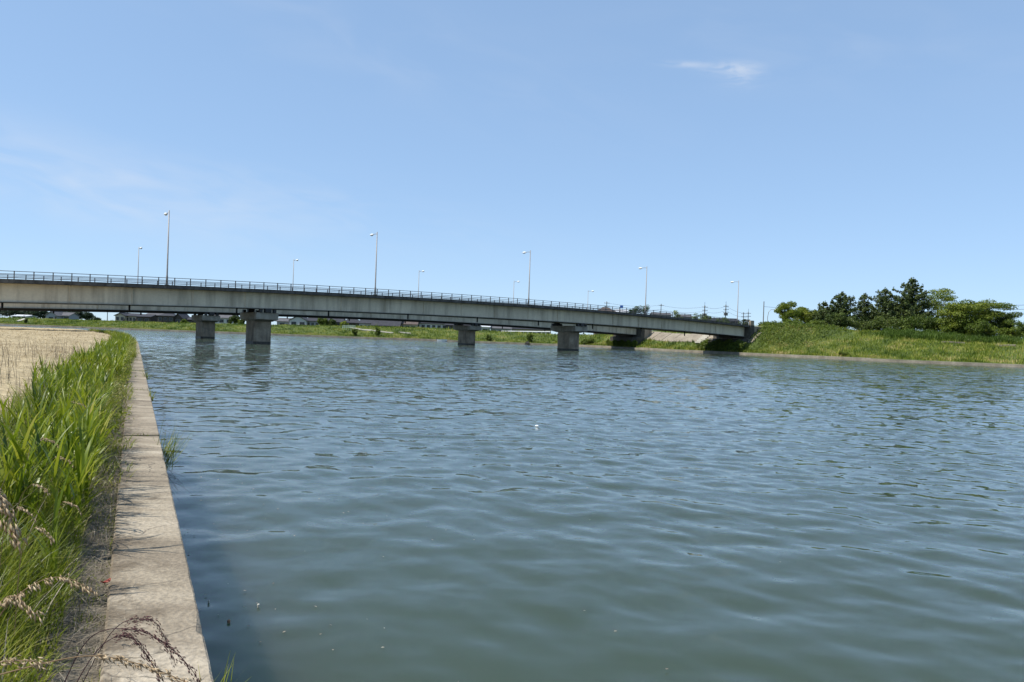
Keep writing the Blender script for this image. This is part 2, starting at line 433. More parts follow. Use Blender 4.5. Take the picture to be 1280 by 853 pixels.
def lobe_leaves(lobes, leaf, dens=1.0, droop=0.0):
    """lobes: (cx,cy,cz,rx,ry,rz,n,tint)"""
    parts = []
    for (cx, cy, cz, rx, ry, rz, n, tn) in lobes:
        n = max(4, int(n * dens))
        u = unit(rng.normal(size=(n, 3)))
        r = rng.uniform(0.45, 1.0, n) ** 0.6
        r = r * (1 + 0.10 * rng.normal(size=n))
        P = u * r[:, None] * np.array([rx, ry, rz]) + np.array([cx, cy, cz])
        nrm = u * 0.7 + rng.normal(size=(n, 3)) * 0.55 + np.array([0, 0, 0.5 - droop])
        t = np.clip(tn + rng.normal(size=n) * 0.16, 0, 1)
        parts.append(leaves(P, nrm, leaf * rng.uniform(0.6, 1.3, n), t))
    return join_np(parts)

# ================================================================== THE SETTING
# ---- far bank: a polyline of the waterline, right to left; (x, y, crest z, crest inland, ground beyond)
BANK = [(330, -110, 6.2, 34, 6.0), (250, -25, 6.2, 34, 6.0), (200, 30, 6.2, 34, 6.0), (150, 80, 5.2, 34, 5.0), (118, 110, 5.2, 34, 5.0), (91, 135, 5.2, 33, 5.0), (82, 141, 5.3, 33, 5.1),
        (73, 148, 5.8, 32, 5.6), (62, 161, 6.3, 26, 6.0), (54, 171.5, 6.9, 13, 6.2), (46, 182, 6.4, 10, 6.0), (39, 194, 5.5, 11, 5.4), (30, 213, 5.2, 9.5, 4.6),
        (14, 231, 3.3, 16, 2.6), (-22, 241, 3.9, 18, 2.5), (-58, 248, 3.8, 18, 2.5), (-100, 254, 3.1, 17, 2.3), (-150, 266, 2.7, 16, 2.2),
        (-200, 282, 2.7, 16, 2.2), (-300, 322, 2.7, 16, 2.2), (-480, 400, 2.7, 16, 2.2)]
def catmull(P, step=1.5):
    P = np.array(P, float); out = []
    for i in range(1, len(P) - 2):
        p0, p1, p2, p3 = P[i-1], P[i], P[i+1], P[i+2]
        n = max(2, int(np.linalg.norm(p2[:2] - p1[:2]) / step))
        t = np.linspace(0, 1, n, endpoint=False)[:, None]
        out.append(0.5*((2*p1) + (-p0+p2)*t + (2*p0-5*p1+4*p2-p3)*t*t + (-p0+3*p1-3*p2+p3)*t**3))
    return np.concatenate(out)
BK = catmull(BANK)
_t = np.gradient(BK[:, :2], axis=0); _t = unit(_t)
_n = np.stack([_t[:, 1], -_t[:, 0]], 1)
ker = np.ones(21) / 21
_n = unit(np.stack([np.convolve(np.pad(_n[:, i], 10, 'edge'), ker, 'valid') for i in (0, 1)], 1))
BN = _n
NB = len(BK)
def wob(x, y, s=1.0, seed=0.0):
    return (np.sin(x*0.71*s + 1.3 + seed) * np.cos(y*0.53*s - 0.4 + seed) + 0.6*np.sin(x*1.7*s + y*1.3*s + seed*2) + 0.4*np.sin(x*3.1*s - y*2.3*s + 2.0 + seed)) / 2.0
def bank_xy(i, o):
    i = np.asarray(i, float); i0 = np.clip(i.astype(int), 0, NB - 2); f = (i - i0)[..., None]
    p = BK[i0, :2]*(1-f) + BK[i0+1, :2]*f; nn = BN[i0]*(1-f) + BN[i0+1]*f
    return p + nn * np.asarray(o, float)[..., None]
def bank_z(i, o):
    i = np.asarray(i, float); o = np.asarray(o, float)
    i0 = np.clip(i.astype(int), 0, NB - 1)
    c, co, base = BK[i0, 2], BK[i0, 3], BK[i0, 4]
    f = np.clip((o - 1.5) / (co - 1.5), 0, 1)
    g = 0.75*f + 0.25*f*f*(3 - 2*f)
    z = 0.5 + np.clip(o/1.5, 0, 1)*0.2 + g*(c - 0.7)
    h = np.clip((o - co - 6) / 18, 0, 1); h = h*h*(3-2*h)
    z = z*(1-h) + base*h
    xy = bank_xy(i, o)
    z = z + wob(xy[..., 0], xy[..., 1], 0.6) * 0.16 * np.clip((o-1)/4, 0, 1) * np.clip((60-o)/30, 0, 1)
    return z
offs = np.array([0.0, 0.3, 0.7, 1.5, 2.5, 3.5, 5, 6.5, 8, 9.5, 11, 12.5, 14, 16, 18, 20, 23, 26, 29, 32, 35, 39, 44, 50, 58, 70, 90, 120, 170, 260, 450, 900, 2500])
ii = np.arange(NB)
I, O = np.meshgrid(ii, offs, indexing='ij')
XY = bank_xy(I, O); Z = bank_z(I, O)
V = np.concatenate([XY, Z[..., None]], 2).reshape(-1, 3)
no = len(offs)
a = (np.arange(NB-1)[:, None]*no + np.arange(no-1)[None, :]).ravel()
Q = np.stack([a, a+1, a+no+1, a+no], 1)
terr = link('far_bank_terrain', np_mesh('far_bank_terrain', V, Q[:, ::-1], smooth=True), m_levee)
tagit(terr, kind='structure')
# concrete edge along the foot of the far bank, in lengths
foot = thing('river_bank_edging', 'low weathered concrete edging along the foot of the far river bank', 'edging', (0, 0, 0))
def strip(idx, o0, o1, z0, z1, mat, name, parent, zf=None):
    mb = MB(); rings = []
    for i in idx:
        pa = bank_xy(np.array(float(i)), np.array(o0)); pb = bank_xy(np.array(float(i)), np.array(o1))
        rings.append([(pa[0], pa[1], z0), (pa[0], pa[1], z1), (pb[0], pb[1], z1 + 0.02), (pb[0], pb[1], z0)])
    mb.loft(rings); return mb.build(name, mat, parent)
vis = [i for i in range(NB) if BK[i, 1] > 60]
k0 = vis[0]
while k0 < NB - 12:
    if BK[k0, 0] < -190: break
    rl = random.choice((6, 7, 8))
    hh = 0.52 + random.uniform(-0.05, 0.06)
    jit = random.uniform(-0.06, 0.06)
    strip(range(k0, k0 + rl + 1), -0.35 + jit, 0.55 + random.uniform(0, .3), -1.2, hh, m_revet, 'edging_block', foot)
    k0 += rl
# river bed, well below the water
mb = MB(); mb.poly([(-700, -300, -4), (500, -300, -4), (500, 500, -4), (-700, 500, -4)])
tagit(mb.build('river_bed', m_dirt), kind='structure')

# ---- near bank: frame along the quay. s along it, n to the right (towards the water)
QD = np.array([-0.4458, 0.8951]); QN = np.array([0.8951, 0.4458]); QO = np.array([0.385, 0.0])
QTOP, QW = 0.9, 0.43
def n_edge(s): return -(np.maximum(0, np.asarray(s, float) - 62) / 62) ** 2 * 3.6
def q_xy(s, n):
    s = np.asarray(s, float); n = np.asarray(n, float) + n_edge(s)
    return QO + s[..., None]*QD + n[..., None]*QN
def near_z(s, n):
    n = np.asarray(n, float); s = np.asarray(s, float)
    xy = q_xy(s, n)
    z = 0.855 + 0.26*np.clip((-n - 0.5)/2.5, 0, 1)
    z = z + wob(xy[..., 0], xy[..., 1], 1.0)*0.05*np.clip((-n - 0.6)/1.5, 0, 1)
    ye = 124 + 3*wob(xy[..., 0], xy[..., 0]*0.5, 0.15)
    z = z - np.clip((xy[..., 1] - ye)/6, 0, 1)*2.2
    return z
ss = np.concatenate([np.linspace(-40, 0, 30), np.linspace(0.3, 20, 80), np.linspace(20.6, 60, 80), np.linspace(61, 190, 90)])
nn = -np.concatenate([[QW - 0.01], np.linspace(0.55, 4, 22), np.linspace(4.5, 20, 32), np.linspace(22, 70, 30), np.linspace(76, 300, 20)])
S, Nn = np.meshgrid(ss, nn, indexing='ij')
XY = q_xy(S, Nn); Z = near_z(S, Nn)
V = np.concatenate([XY, Z[..., None]], 2).reshape(-1, 3)
ncn = len(nn)
a = (np.arange(len(ss)-1)[:, None]*ncn + np.arange(ncn-1)[None, :]).ravel()
Q = np.stack([a, a+1, a+ncn+1, a+ncn], 1)
me = np_mesh('dry_field', V, Q, smooth=True)
me.materials.append(m_field); me.materials.append(m_dirt)
mi = ((np.arange(ncn-1)[None, :] < 8) & (np.arange(len(ss)-1)[:, None] >= 0)).ravel().astype(np.int32)
me.polygons.foreach_set('material_index', mi)
tagit(link('dry_field', me), kind='structure')
# quay wall
quay = thing('quay_wall', 'straight concrete quay wall with a flat weathered coping beside the grass', 'quay wall', (0, 0, 0))
def quay_loft(s0, s1, n0, n1, z0, z1, name, mat, bevel, ns=2, tilt=0.0):
    mb = MB(); rings = []
    ov = np.linspace(s0, s1, ns)
    for s in ov:
        a_, b_ = q_xy(np.array(s), np.array(n0)), q_xy(np.array(s), np.array(n1))
        rings.append([(a_[0], a_[1], z0), (a_[0], a_[1], z1 + tilt), (b_[0], b_[1], z1), (b_[0], b_[1], z0)])
    mb.loft(rings); return mb.build(name, mat, quay, bevel)
js = [-28.0, -13.0, 2.4] + [11.42 + 7.62*k for k in range(0, 17)]
for a_, b_ in zip(js[:-1], js[1:]):
    dz = random.uniform(-0.006, 0.006); dn = random.uniform(-0.008, 0.008)
    # the water-side arris is worn and chipped
    L_ = b_ - a_ - 0.04
    ns = int(L_/0.07) if a_ < 18 else (int(L_/0.3) if a_ < 40 else 4)
    mb = MB(); rings = []; ti = random.uniform(0, 0.008); chip = 0.012
    for q_ in range(ns + 1):
        sq = a_ + 0.02 + L_*q_/ns
        chip = min(0.05, max(0.006, 0.6*chip + 0.4*0.010 + random.gauss(0, 0.0012) + (random.random() < 0.012)*random.uniform(0.008, 0.022)))
        e_ = dn + random.gauss(0, 0.0006)
        pts = [(-QW + random.gauss(0, .003), QTOP - 0.22), (-QW, QTOP + dz + ti - 0.01), (-QW + 0.012, QTOP + dz + ti), (e_ - chip, QTOP + dz), (e_, QTOP + dz - chip*0.8), (e_, QTOP - 0.22)]
        rings.append([(*q_xy(np.array(sq), np.array(n_)), z_) for n_, z_ in pts])
    mb.loft(rings); mb.build('coping_block', m_coping, quay)
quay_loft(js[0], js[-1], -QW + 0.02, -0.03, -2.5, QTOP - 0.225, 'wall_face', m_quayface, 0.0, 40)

# ---- water
def water():
    ang = np.concatenate([np.linspace(-100, -44, 24, endpoint=False), np.linspace(-44, 44, 385), np.linspace(45, 100, 24)])
    ang = np.radians(ang)
    r = [1.2]
    while r[-1] < 470: r.append(r[-1] + min(r[-1]*0.0052 + 0.004, 0.36) + max(0.0, r[-1] - 255)*0.03)
    r = np.array(r)
    A, RR = np.meshgrid(ang, r, indexing='ij')
    X = RR*np.sin(A); Y = RR*np.cos(A) - 0.0
    Zw = np.zeros_like(X)
    g = np.random.default_rng(5)
    spacing = np.maximum(RR*0.0036, np.minimum(RR*0.0052 + 0.004, 0.36) + np.maximum(0.0, RR - 255)*0.03)
    nqd = (X - QO[0])*QN[0] + (Y - QO[1])*QN[1]      # distance out from the quay
    windy = 0.75*X + 0.66*Y
    calm = 0.75 + 0.65*np.clip((windy - 4)/10, 0, 1) + 1.7*np.clip((windy - 14)/60, 0, 1)
    for k in range(130):
        lam = 0.22 * (2.6/0.22) ** (g.random()**0.85)
        th = math.radians(-100) + g.normal()*0.72
        ph = g.random()*6.283
        kk = 2*math.pi/lam
        sl = 0.0105 * (1.0 if lam > 0.4 else 0.75) * (0.62 if lam > 1.3 else 1.0)
        amp = sl/kk * g.uniform(0.5, 1.3)
        att = np.clip((lam/spacing - 2.6)/2.0, 0, 1)
        phs = kk*(X*math.cos(th) + Y*math.sin(th)) + ph
        env = 0.7 + 0.5*np.sin(X*0.23*g.uniform(.5, 1.5) + ph*2)*np.cos(Y*0.19*g.uniform(.5, 1.5) - ph)
        cal = calm*(np.clip((windy - 3)/16, 0.45, 1) if lam < 0.45 else 1.0) if lam < 1.3 else 0.45 + 0.55*calm
        s_ = np.sin(phs)
        Zw += amp*att*env*cal*(s_ + 0.22*np.cos(2*phs))
    V = np.stack([X, Y, Zw], 2).reshape(-1, 3)
    nr_ = len(r)
    a = (np.arange(len(ang)-1)[:, None]*nr_ + np.arange(nr_-1)[None, :]).ravel()
    Q = np.stack([a, a+nr_, a+nr_+1, a+1], 1)[:, ::-1]
    m, N, L, out = new_mat('river_water')
    b = N.new('ShaderNodeBsdfPrincipled')
    b.inputs['Base Color'].default_value = (0.042, 0.060, 0.040, 1)
    b.inputs['Roughness'].default_value = 0.035
    b.inputs['IOR'].default_value = 1.333
    b.subsurface_method = 'BURLEY'
    b.inputs['Subsurface Weight'].default_value = 1.0
    b.inputs['Subsurface Radius'].default_value = (0.6, 1.0, 0.8)
    b.inputs['Subsurface Scale'].default_value = 1.6
    L.new(b.outputs[0], out.inputs[0])
    geo = N.new('ShaderNodeNewGeometry')
    def slope(scale, strength, stretch, det):
        mp = N.new('ShaderNodeMapping'); mp.inputs['Scale'].default_value = stretch
        mp.inputs['Rotation'].default_value = (0, 0, R(12))
        L.new(geo.outputs['Position'], mp.inputs[0])
        nz = N.new('ShaderNodeTexNoise'); nz.inputs['Scale'].default_value = scale; nz.inputs['Detail'].default_value = det
        nz.inputs['Roughness'].default_value = 0.55
        L.new(mp.outputs[0], nz.inputs['Vector'])
        s = N.new('ShaderNodeVectorMath'); s.operation = 'SUBTRACT'; s.inputs[1].default_value = (0.5, 0.5, 0.5)
        L.new(nz.outputs['Color'], s.inputs[0])
        q = N.new('ShaderNodeVectorMath'); q.operation = 'MULTIPLY'; q.inputs[1].default_value = (strength*0.7, strength, 0)
        L.new(s.outputs[0], q.inputs[0])
        return q.outputs[0]
    a1 = slope(1.3, 1.0, (0.55, 1.0, 1), 3)
    a2 = slope(4.5, 0.95, (0.6, 1.0, 1), 4)
    a3 = slope(13.0, 0.45, (0.6, 1.0, 1), 2)
    # wind patches: ripples die away close to the sheltered quay and in calm patches
    mpp = N.new('ShaderNodeMapping'); mpp.inputs['Scale'].default_value = (0.035, 0.10, 1)
    L.new(geo.outputs['Position'], mpp.inputs[0])
    pn = N.new('ShaderNodeTexNoise'); pn.inputs['Scale'].default_value = 1.0; pn.inputs['Detail'].default_value = 4
    L.new(mpp.outputs[0], pn.inputs['Vector'])
    pr = N.new('ShaderNodeMapRange'); pr.inputs['From Min'].default_value = 0.35; pr.inputs['From Max'].default_value = 0.65
    pr.inputs['To Min'].default_value = 0.55; pr.inputs['To Max'].default_value = 1.15
    L.new(pn.outputs['Fac'], pr.inputs['Value'])
    dq = N.new('ShaderNodeVectorMath'); dq.operation = 'DOT_PRODUCT'; dq.inputs[1].default_value = (0.75, 0.66, 0)
    L.new(geo.outputs['Position'], dq.inputs[0])
    dr = N.new('ShaderNodeMapRange'); dr.interpolation_type = 'SMOOTHSTEP'
    dr.inputs['From Min'].default_value = 3.0; dr.inputs['From Max'].default_value = 70.0
    dr.inputs['To Min'].default_value = 0.12; dr.inputs['To Max'].default_value = 1.0
    L.new(dq.outputs['Value'], dr.inputs['Value'])
    rr_ = N.new('ShaderNodeMapRange'); rr_.inputs['From Min'].default_value = 0.1; rr_.inputs['From Max'].default_value = 1.0
    rr_.inputs['To Min'].default_value = 0.03; rr_.inputs['To Max'].default_value = 0.07
    L.new(dr.outputs[0], rr_.inputs['Value']); L.new(rr_.outputs[0], b.inputs['Roughness'])
    mul = N.new('ShaderNodeMath'); mul.operation = 'MULTIPLY'
    L.new(pr.outputs[0], mul.inputs[0]); L.new(dr.outputs[0], mul.inputs[1])
    add0 = N.new('ShaderNodeVectorMath'); add0.operation = 'ADD'; L.new(a1, add0.inputs[0]); L.new(a2, add0.inputs[1])
    add = N.new('ShaderNodeVectorMath'); add.operation = 'ADD'; L.new(add0.outputs[0], add.inputs[0]); L.new(a3, add.inputs[1])
    sc = N.new('ShaderNodeVectorMath'); sc.operation = 'SCALE'
    L.new(add.outputs[0], sc.inputs[0]); L.new(mul.outputs[0], sc.inputs['Scale'])
    fin = N.new('ShaderNodeVectorMath'); fin.operation = 'ADD'
    L.new(geo.outputs['Normal'], fin.inputs[0]); L.new(sc.outputs[0], fin.inputs[1])
    nm = N.new('ShaderNodeVectorMath'); nm.operation = 'NORMALIZE'; L.new(fin.outputs[0], nm.inputs[0])
    L.new(nm.outputs[0], b.inputs['Normal'])
    tagit(link('river_water', np_mesh('river_water', V, Q, smooth=True), m), kind='structure')
water()

# ================================================================== BRIDGES
BD = np.array([0.7944, 0.6074]); BP = np.array([-0.6074, 0.7944])
BROT = math.atan2(BD[1], BD[0])
NEAR_O = (0.0, 136.2, 0.0); FAR_O = (0.0, 183.0, 0.0)
WID = 10.0
def bridge(name, label, origin, u0, u1, crest, ztop, piers, drains, seed, duct=False):
    rnd = random.Random(seed)
    root = thing(name, label, 'bridge', origin, BROT, 'road bridges across the river')
    zf = lambda u: ztop - 2.3e-4*(u - crest)**2
    def sweep(sec, a, b, nm, mat, par=root, step=4.0, cap=True):
        """sec: (v, dz below/above deck top) polygon carried along u"""
        n = max(2, int(abs(b - a)/step) + 1); mb = MB()
        mb.loft([[(u, v, zf(u) + dz) for v, dz in sec] for u in np.linspace(a, b, n)])
        return mb.build(nm, mat, par)
    # deck slab with a thick dark edge, in lengths between the joints
    sweep([(0.12, -0.02), (WID-0.12, -0.02), (WID-0.12, -0.30), (0.12, -0.30)], u0, u1, 'deck', m_road)
    for v0, v1 in ((-0.02, 0.28), (WID-0.28, WID+0.02)):
        sweep([(v0, 0.06), (v1, 0.06), (v1, -0.46), (v0, -0.42)], u0, u1, 'deck_edge', m_fascia)
    # plate girders, each in welded lengths
    uu = u0
    while uu < u1 - 0.5:
        ln = 14.7 if uu + 22 < u1 else u1 - uu
        for v in (1.35, WID - 1.35):
            gp = sweep([(v-0.06, -0.42), (v+0.06, -0.42), (v+0.06, -2.62), (v-0.06, -2.62)], uu + 0.015, min(uu + ln, u1) - 0.015, 'girder_panel', m_girder)
            if v < 3:
                k = uu + ln/2
                mbs = MB(); mbs.box(k-0.05, k+0.05, v-0.17, v-0.062, zf(k)-2.6, zf(k)-0.45); mbs.build('stiffener', m_girder, gp)
                k = uu + 0.25
                mbs = MB(); mbs.box(k-0.04, k+0.04, v-0.13, v-0.062, zf(k)-2.6, zf(k)-0.45); mbs.build('stiffener', m_girder, gp)
        uu += ln
    sweep([(5-0.05, -0.32), (5+0.05, -0.32), (5+0.05, -2.3), (5-0.05, -2.3)], u0, u1, 'inner_girder', m_flange)
    for v in (1.35, WID - 1.35):
        sweep([(v-0.33, -2.622), (v+0.33, -2.622), (v+0.33, -2.70), (v-0.33, -2.70)], u0, u1, 'bottom_flange', m_flange)
    k = u0 + 4
    while k < u1:
        mb = MB(); mb.box(k-0.12, k+0.12, 1.42, WID-1.42, zf(k)-2.3, zf(k)-1.2); mb.build('cross_beam', m_flange, root)
        k += 7.35
    if duct:
        sweep([(2.3, -2.45), (3.4, -2.45), (3.4, -3.12), (2.3, -3.12)], u0, u1, 'utility_duct', m_dark)
    # railings
    mbp = MB(); mbp.box(-0.055, 0.055, -0.045, 0.045, 0.0, 0.98); mbp.box(-0.075, 0.075, -0.06, 0.06, 0.90, 0.99)
    post0 = None
    for v in (0.12, WID - 0.12):
        sweep([(v-0.05, 1.04), (v+0.05, 1.04), (v+0.05, 0.97), (v-0.05, 0.97)], u0, u1, 'top_rail', m_rail)
        for z in (0.68, 0.40, 0.22):
            sweep([(v-0.035, z+0.03), (v+0.035, z+0.03), (v+0.035, z-0.03), (v-0.035, z-0.03)], u0, u1, 'rail', m_rail)
        u = u0 + 1.0
        while u < u1:
            if post0 is None:
                post0 = mbp.build('railing_post', m_rail, root); o = post0
            else:
                o = post0.copy(); COL.objects.link(o); o.parent = root
            o.location = (u, v, zf(u) + 0.06); u += 2.0
    # piers
    for up in piers:
        zb = zf(up) - 2.70
        body = MB()
        L2, W2 = 1.75, 1.28
        ring = [(up-W2, 5-L2), (up-W2+0.3, 5-L2-0.3), (up+W2-0.3, 5-L2-0.3), (up+W2, 5-L2), (up+W2, 5+L2), (up+W2-0.3, 5+L2+0.3), (up-W2+0.3, 5+L2+0.3), (up-W2, 5+L2)]
        body.loft([[(x, y, z) for x, y in ring] for z in (0.32, zb - 1.85)])
        p = body.build('pier', m_pier, root)
        foot_ = MB(); foot_.loft([[(x + (0.02 if x > up else -0.02), y + (0.02 if y > 5 else -0.02), z) for x, y in ring] for z in (-4.0, 0.33)])
        foot_.build('wet_pier_base', m_wet, p)
        cap = MB()
        def cr(w, l, z): return [(up-w, 5-l, z), (up+w, 5-l, z), (up+w, 5+l, z), (up-w, 5+l, z)]
        cap.loft([cr(1.32, 2.1, zb-1.86), cr(1.62, 3.7, zb-1.55), cr(1.62, 3.7, zb-0.62), cr(1.5, 3.6, zb-0.56)])
        cap.build('pier_cap', m_piercap, p)
        for v in (1.35, WID - 1.35):
            mb = MB(); mb.box(up-0.45, up+0.45, v-0.42, v+0.42, zb-0.56, zb-0.004); mb.build('bearing', m_dark, p)
            for dx in (-1.0, 1.0):
                mb = MB(); mb.box(up+dx-0.2, up+dx+0.2, v-0.3, v+0.3, zb-0.56, zb-0.12); mb.build('bearing_block', m_dark, p)
    for ud in drains:
        mb = MB(); mb.tube([(ud, WID-1.9, zf(ud)-2.2), (ud, WID-1.9, zf(ud)-3.45)], 0.13, 8); mb.build('drain_pipe', m_dark, root)
    # abutment and wing wall at the right-hand end
    zb = zf(u1)
    mb = MB(); mb.box(u1+0.12, u1+1.6, -0.35, WID+0.35, 1.5, zb-0.02); mb.box(u1-0.9, u1+0.12, 0.2, WID-0.2, 1.5, zb-3.25)
    ab = mb.build('abutment', m_deckshade, root, 0.03)  # dark colour carries the shade of the recess below the deck
    mb = MB(); mb.box(u1+1.6, u1+4.5, -0.34, 0.1, 1.8, zb-0.2); mb.build('wing_wall', m_pier, ab, 0.03)
    mb = MB(); mb.box(u1+1.6, u1+4.5, WID-0.1, WID+0.34, 1.8, zb-0.2); mb.build('wing_wall', m_pier, ab, 0.03)
    mb = MB(); mb.box(u1+0.2, u1+1.5, -0.3, 0.3, zb-0.02, zb+1.15); mb.build('parapet_end_block', m_pier, ab, 0.04)
    return root, zf
near_bridge, zn = bridge('road_bridge', 'long grey plate girder bridge nearest the camera, its railing against the sky', NEAR_O, -128, 70, -5, 8.2,
                         (-105.7, -43.9, 17.9), [-105 + 14.7*k for k in range(0, 12)], 3)
far_bridge, zfar = bridge('road_bridge', 'second grey girder bridge behind, mostly hidden under the nearest one', FAR_O, -140, 44.3, -31, 7.95,
                          (-129.6, -69.7, -9.8), [-136 + 13.9*k for k in range(0, 13)], 4, duct=True)
def bxy(origin, u, v):
    p = np.array(origin[:2]) + BD*u + BP*v
    return float(p[0]), float(p[1])

# ---- street lamps on the bridges
def street_lamp(label, x, y, z, h, arm_dir, arm, r0, scale, group, lean=0.0):
    rz = math.atan2(arm_dir[1], arm_dir[0])
    root = thing('street_lamp', label, 'street lamp', (x, y, z), rz, group)
    mb = MB(); mb.tube([(0, 0, 0), (0, 0, h*0.12), (0, 0, h*0.13), (0, 0, h)], [r0*1.35, r0*1.3, r0, r0*0.62], 10); mb.build('pole', m_galv, root, smooth=True)
    mb = MB(); mb.box(-0.24, 0.24, -0.24, 0.24, 0, 0.06); mb.build('base_plate', m_galv, root)
    za = h - 0.32
    mb = MB(); mb.tube([(0, 0, za), (arm*0.5, 0, za + 0.06), (arm, 0, za + 0.02)], [0.05, 0.045, 0.04], 7); mb.build('lamp_arm', m_galv, root)
    hd = MB(); L_ = 0.95*scale
    prof = [(-0.1, 0.06, 0.05), (0.1, 0.14, 0.10), (0.45, 0.20, 0.14), (0.8, 0.15, 0.11), (1.0, 0.04, 0.04)]
    hd.loft([[(arm + f*L_, w*math.cos(q)*scale*1.2, za + 0.02 + hh*scale*math.sin(q)*1.3) for q in [k*math.pi/5 for k in range(10)]] for f, w, hh in prof])
    head = hd.build('lamp_head', m_lamphead, root, smooth=True)
    mb = MB(); mb.loft([[(arm + f*L_, w*math.cos(q)*scale, za - 0.10*scale + 0.11*scale*w/0.2*math.sin(q)) for q in [math.pi + k*math.pi/5 for k in range(6)]] for f, w in ((0.2, 0.10), (0.5, 0.17), (0.8, 0.1))]); mb.build('lamp_glass', m_lampglass, head, smooth=True)
    return root
for u, h, lab in ((-58.0, 9.9, 'tallest street lamp, leftmost on the near side of the bridge, above the left pier'),
                  (-27.4, 9.9, 'second lamp from the left on the near side of the bridge deck'),
                  (3.5, 9.9, 'middle one of the five lamps along the near bridge railing'),
                  (34.4, 9.9, 'fourth lamp from the left on the near railing, between right pier and abutment'),
                  (65.4, 10.0, 'lamp at the right end of the bridge above the abutment')):
    x, y = bxy(NEAR_O, u, 0.02)
    street_lamp(lab, x, y, zn(u) + 0.06, h, (BP[0]*1.0, BP[1]), 1.35, 0.105, 1.0, 'lamps on the near bridge')
for px, ytop, lab in ((170, 309, 'small distant lamp just left of the tallest lamp, arm to the right'),
                      (364, 324, 'thin distant lamp on the far bridge, left of the second near lamp'),
                      (521, 338, 'thin distant lamp between the second and middle near lamps'),
                      (640, 351, 'faint distant lamp just left of the middle near lamp'),
                      (733, 363, 'smallest distant lamp, right of the middle near lamp')):
    t = (px - 640)/950.0
    u = (6.07 + t*190.9)/(0.7944 - 0.6074*t)
    x, y = bxy(FAR_O, u, WID)
    zt = at(px, ytop, y).z
    street_lamp(lab, x, y, zfar(u) + 0.06, zt - zfar(u) - 0.06, (-BP[0], -BP[1]), 1.4, 0.085, 1.0, 'lamps on the far bridge')

# ---- concrete slope protection on the bank between and beside the bridges, cast in panels
slope = thing('bank_revetment', 'tan concrete slope paving on the far bank under and between the bridges', 'revetment', (0, 0, 0))
def vn(i):                                        # distance behind the near bridge's edge
    d = BK[i, :2] - np.array(NEAR_O[:2]); return float(d @ BP)
idx = [i for i in range(NB) if -2.2 < vn(i) < 56 and BK[i, 0] > -30]
def panel(i0, i1, o0, o1, mat, name, lift, par, th=0.25):
    mb = MB(); rings = []
    for i in np.linspace(i0, i1, 4):
        r_ = []
        for o, dz in ((o0, lift), (o1, lift), (o1, lift-th), (o0, lift-th)):
            xy = bank_xy(np.array(i), np.array(float(o))); r_.append((xy[0], xy[1], float(bank_z(np.array(i), np.array(float(o)))) + dz))
        rings.append(r_)
    mb.loft(rings); return mb.build(name, mat, par)
i = idx[0]
while i < idx[-1] - 3:
    for o0 in (4.9, 6.7):
        panel(i + 0.03, i + 2.97, o0, o0 + 1.77, m_slope, 'paving_panel', 0.20 + random.uniform(0, .02), slope)
    i += 3
# paving carried up under each deck to the abutment
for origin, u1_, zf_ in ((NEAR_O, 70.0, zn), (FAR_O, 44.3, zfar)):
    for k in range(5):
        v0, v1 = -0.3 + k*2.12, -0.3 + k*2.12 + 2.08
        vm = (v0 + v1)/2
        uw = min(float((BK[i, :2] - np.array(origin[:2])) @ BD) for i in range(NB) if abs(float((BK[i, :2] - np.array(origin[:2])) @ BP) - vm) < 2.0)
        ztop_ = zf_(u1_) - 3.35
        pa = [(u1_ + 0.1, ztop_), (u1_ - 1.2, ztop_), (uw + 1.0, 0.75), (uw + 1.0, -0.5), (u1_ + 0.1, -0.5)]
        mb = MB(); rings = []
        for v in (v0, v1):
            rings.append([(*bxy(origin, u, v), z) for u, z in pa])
        mb.loft(rings); mb.build('paving_panel', m_deckshade, slope)  # deck's shade is painted into these panels by the darker concrete
# pale stair strip on the slope next to the near bridge
ist = min(range(NB), key=lambda k: abs(vn(k) - 13.5) + (0 if BK[k, 0] > 0 else 999))
st = thing('bank_stair', 'pale concrete stair strip running down the tan slope behind the near bridge', 'stairs', (0, 0, 0))
for k in range(9):
    o = 3.9 + k*0.6
    xy0 = bank_xy(np.array(ist - 0.85), np.array(o)); xy1 = bank_xy(np.array(ist + 0.85), np.array(o))
    xy2 = bank_xy(np.array(ist + 0.85), np.array(o + 0.58)); xy3 = bank_xy(np.array(ist - 0.85), np.array(o + 0.58))
    z = float(bank_z(np.array(float(ist)), np.array(o + 0.3))) + 0.60
    mb = MB(); mb.loft([[(p[0], p[1], z - 0.4) for p in (xy0, xy1, xy2, xy3)], [(p[0], p[1], z) for p in (xy0, xy1, xy2, xy3)]]); mb.build('step', m_pale, st)

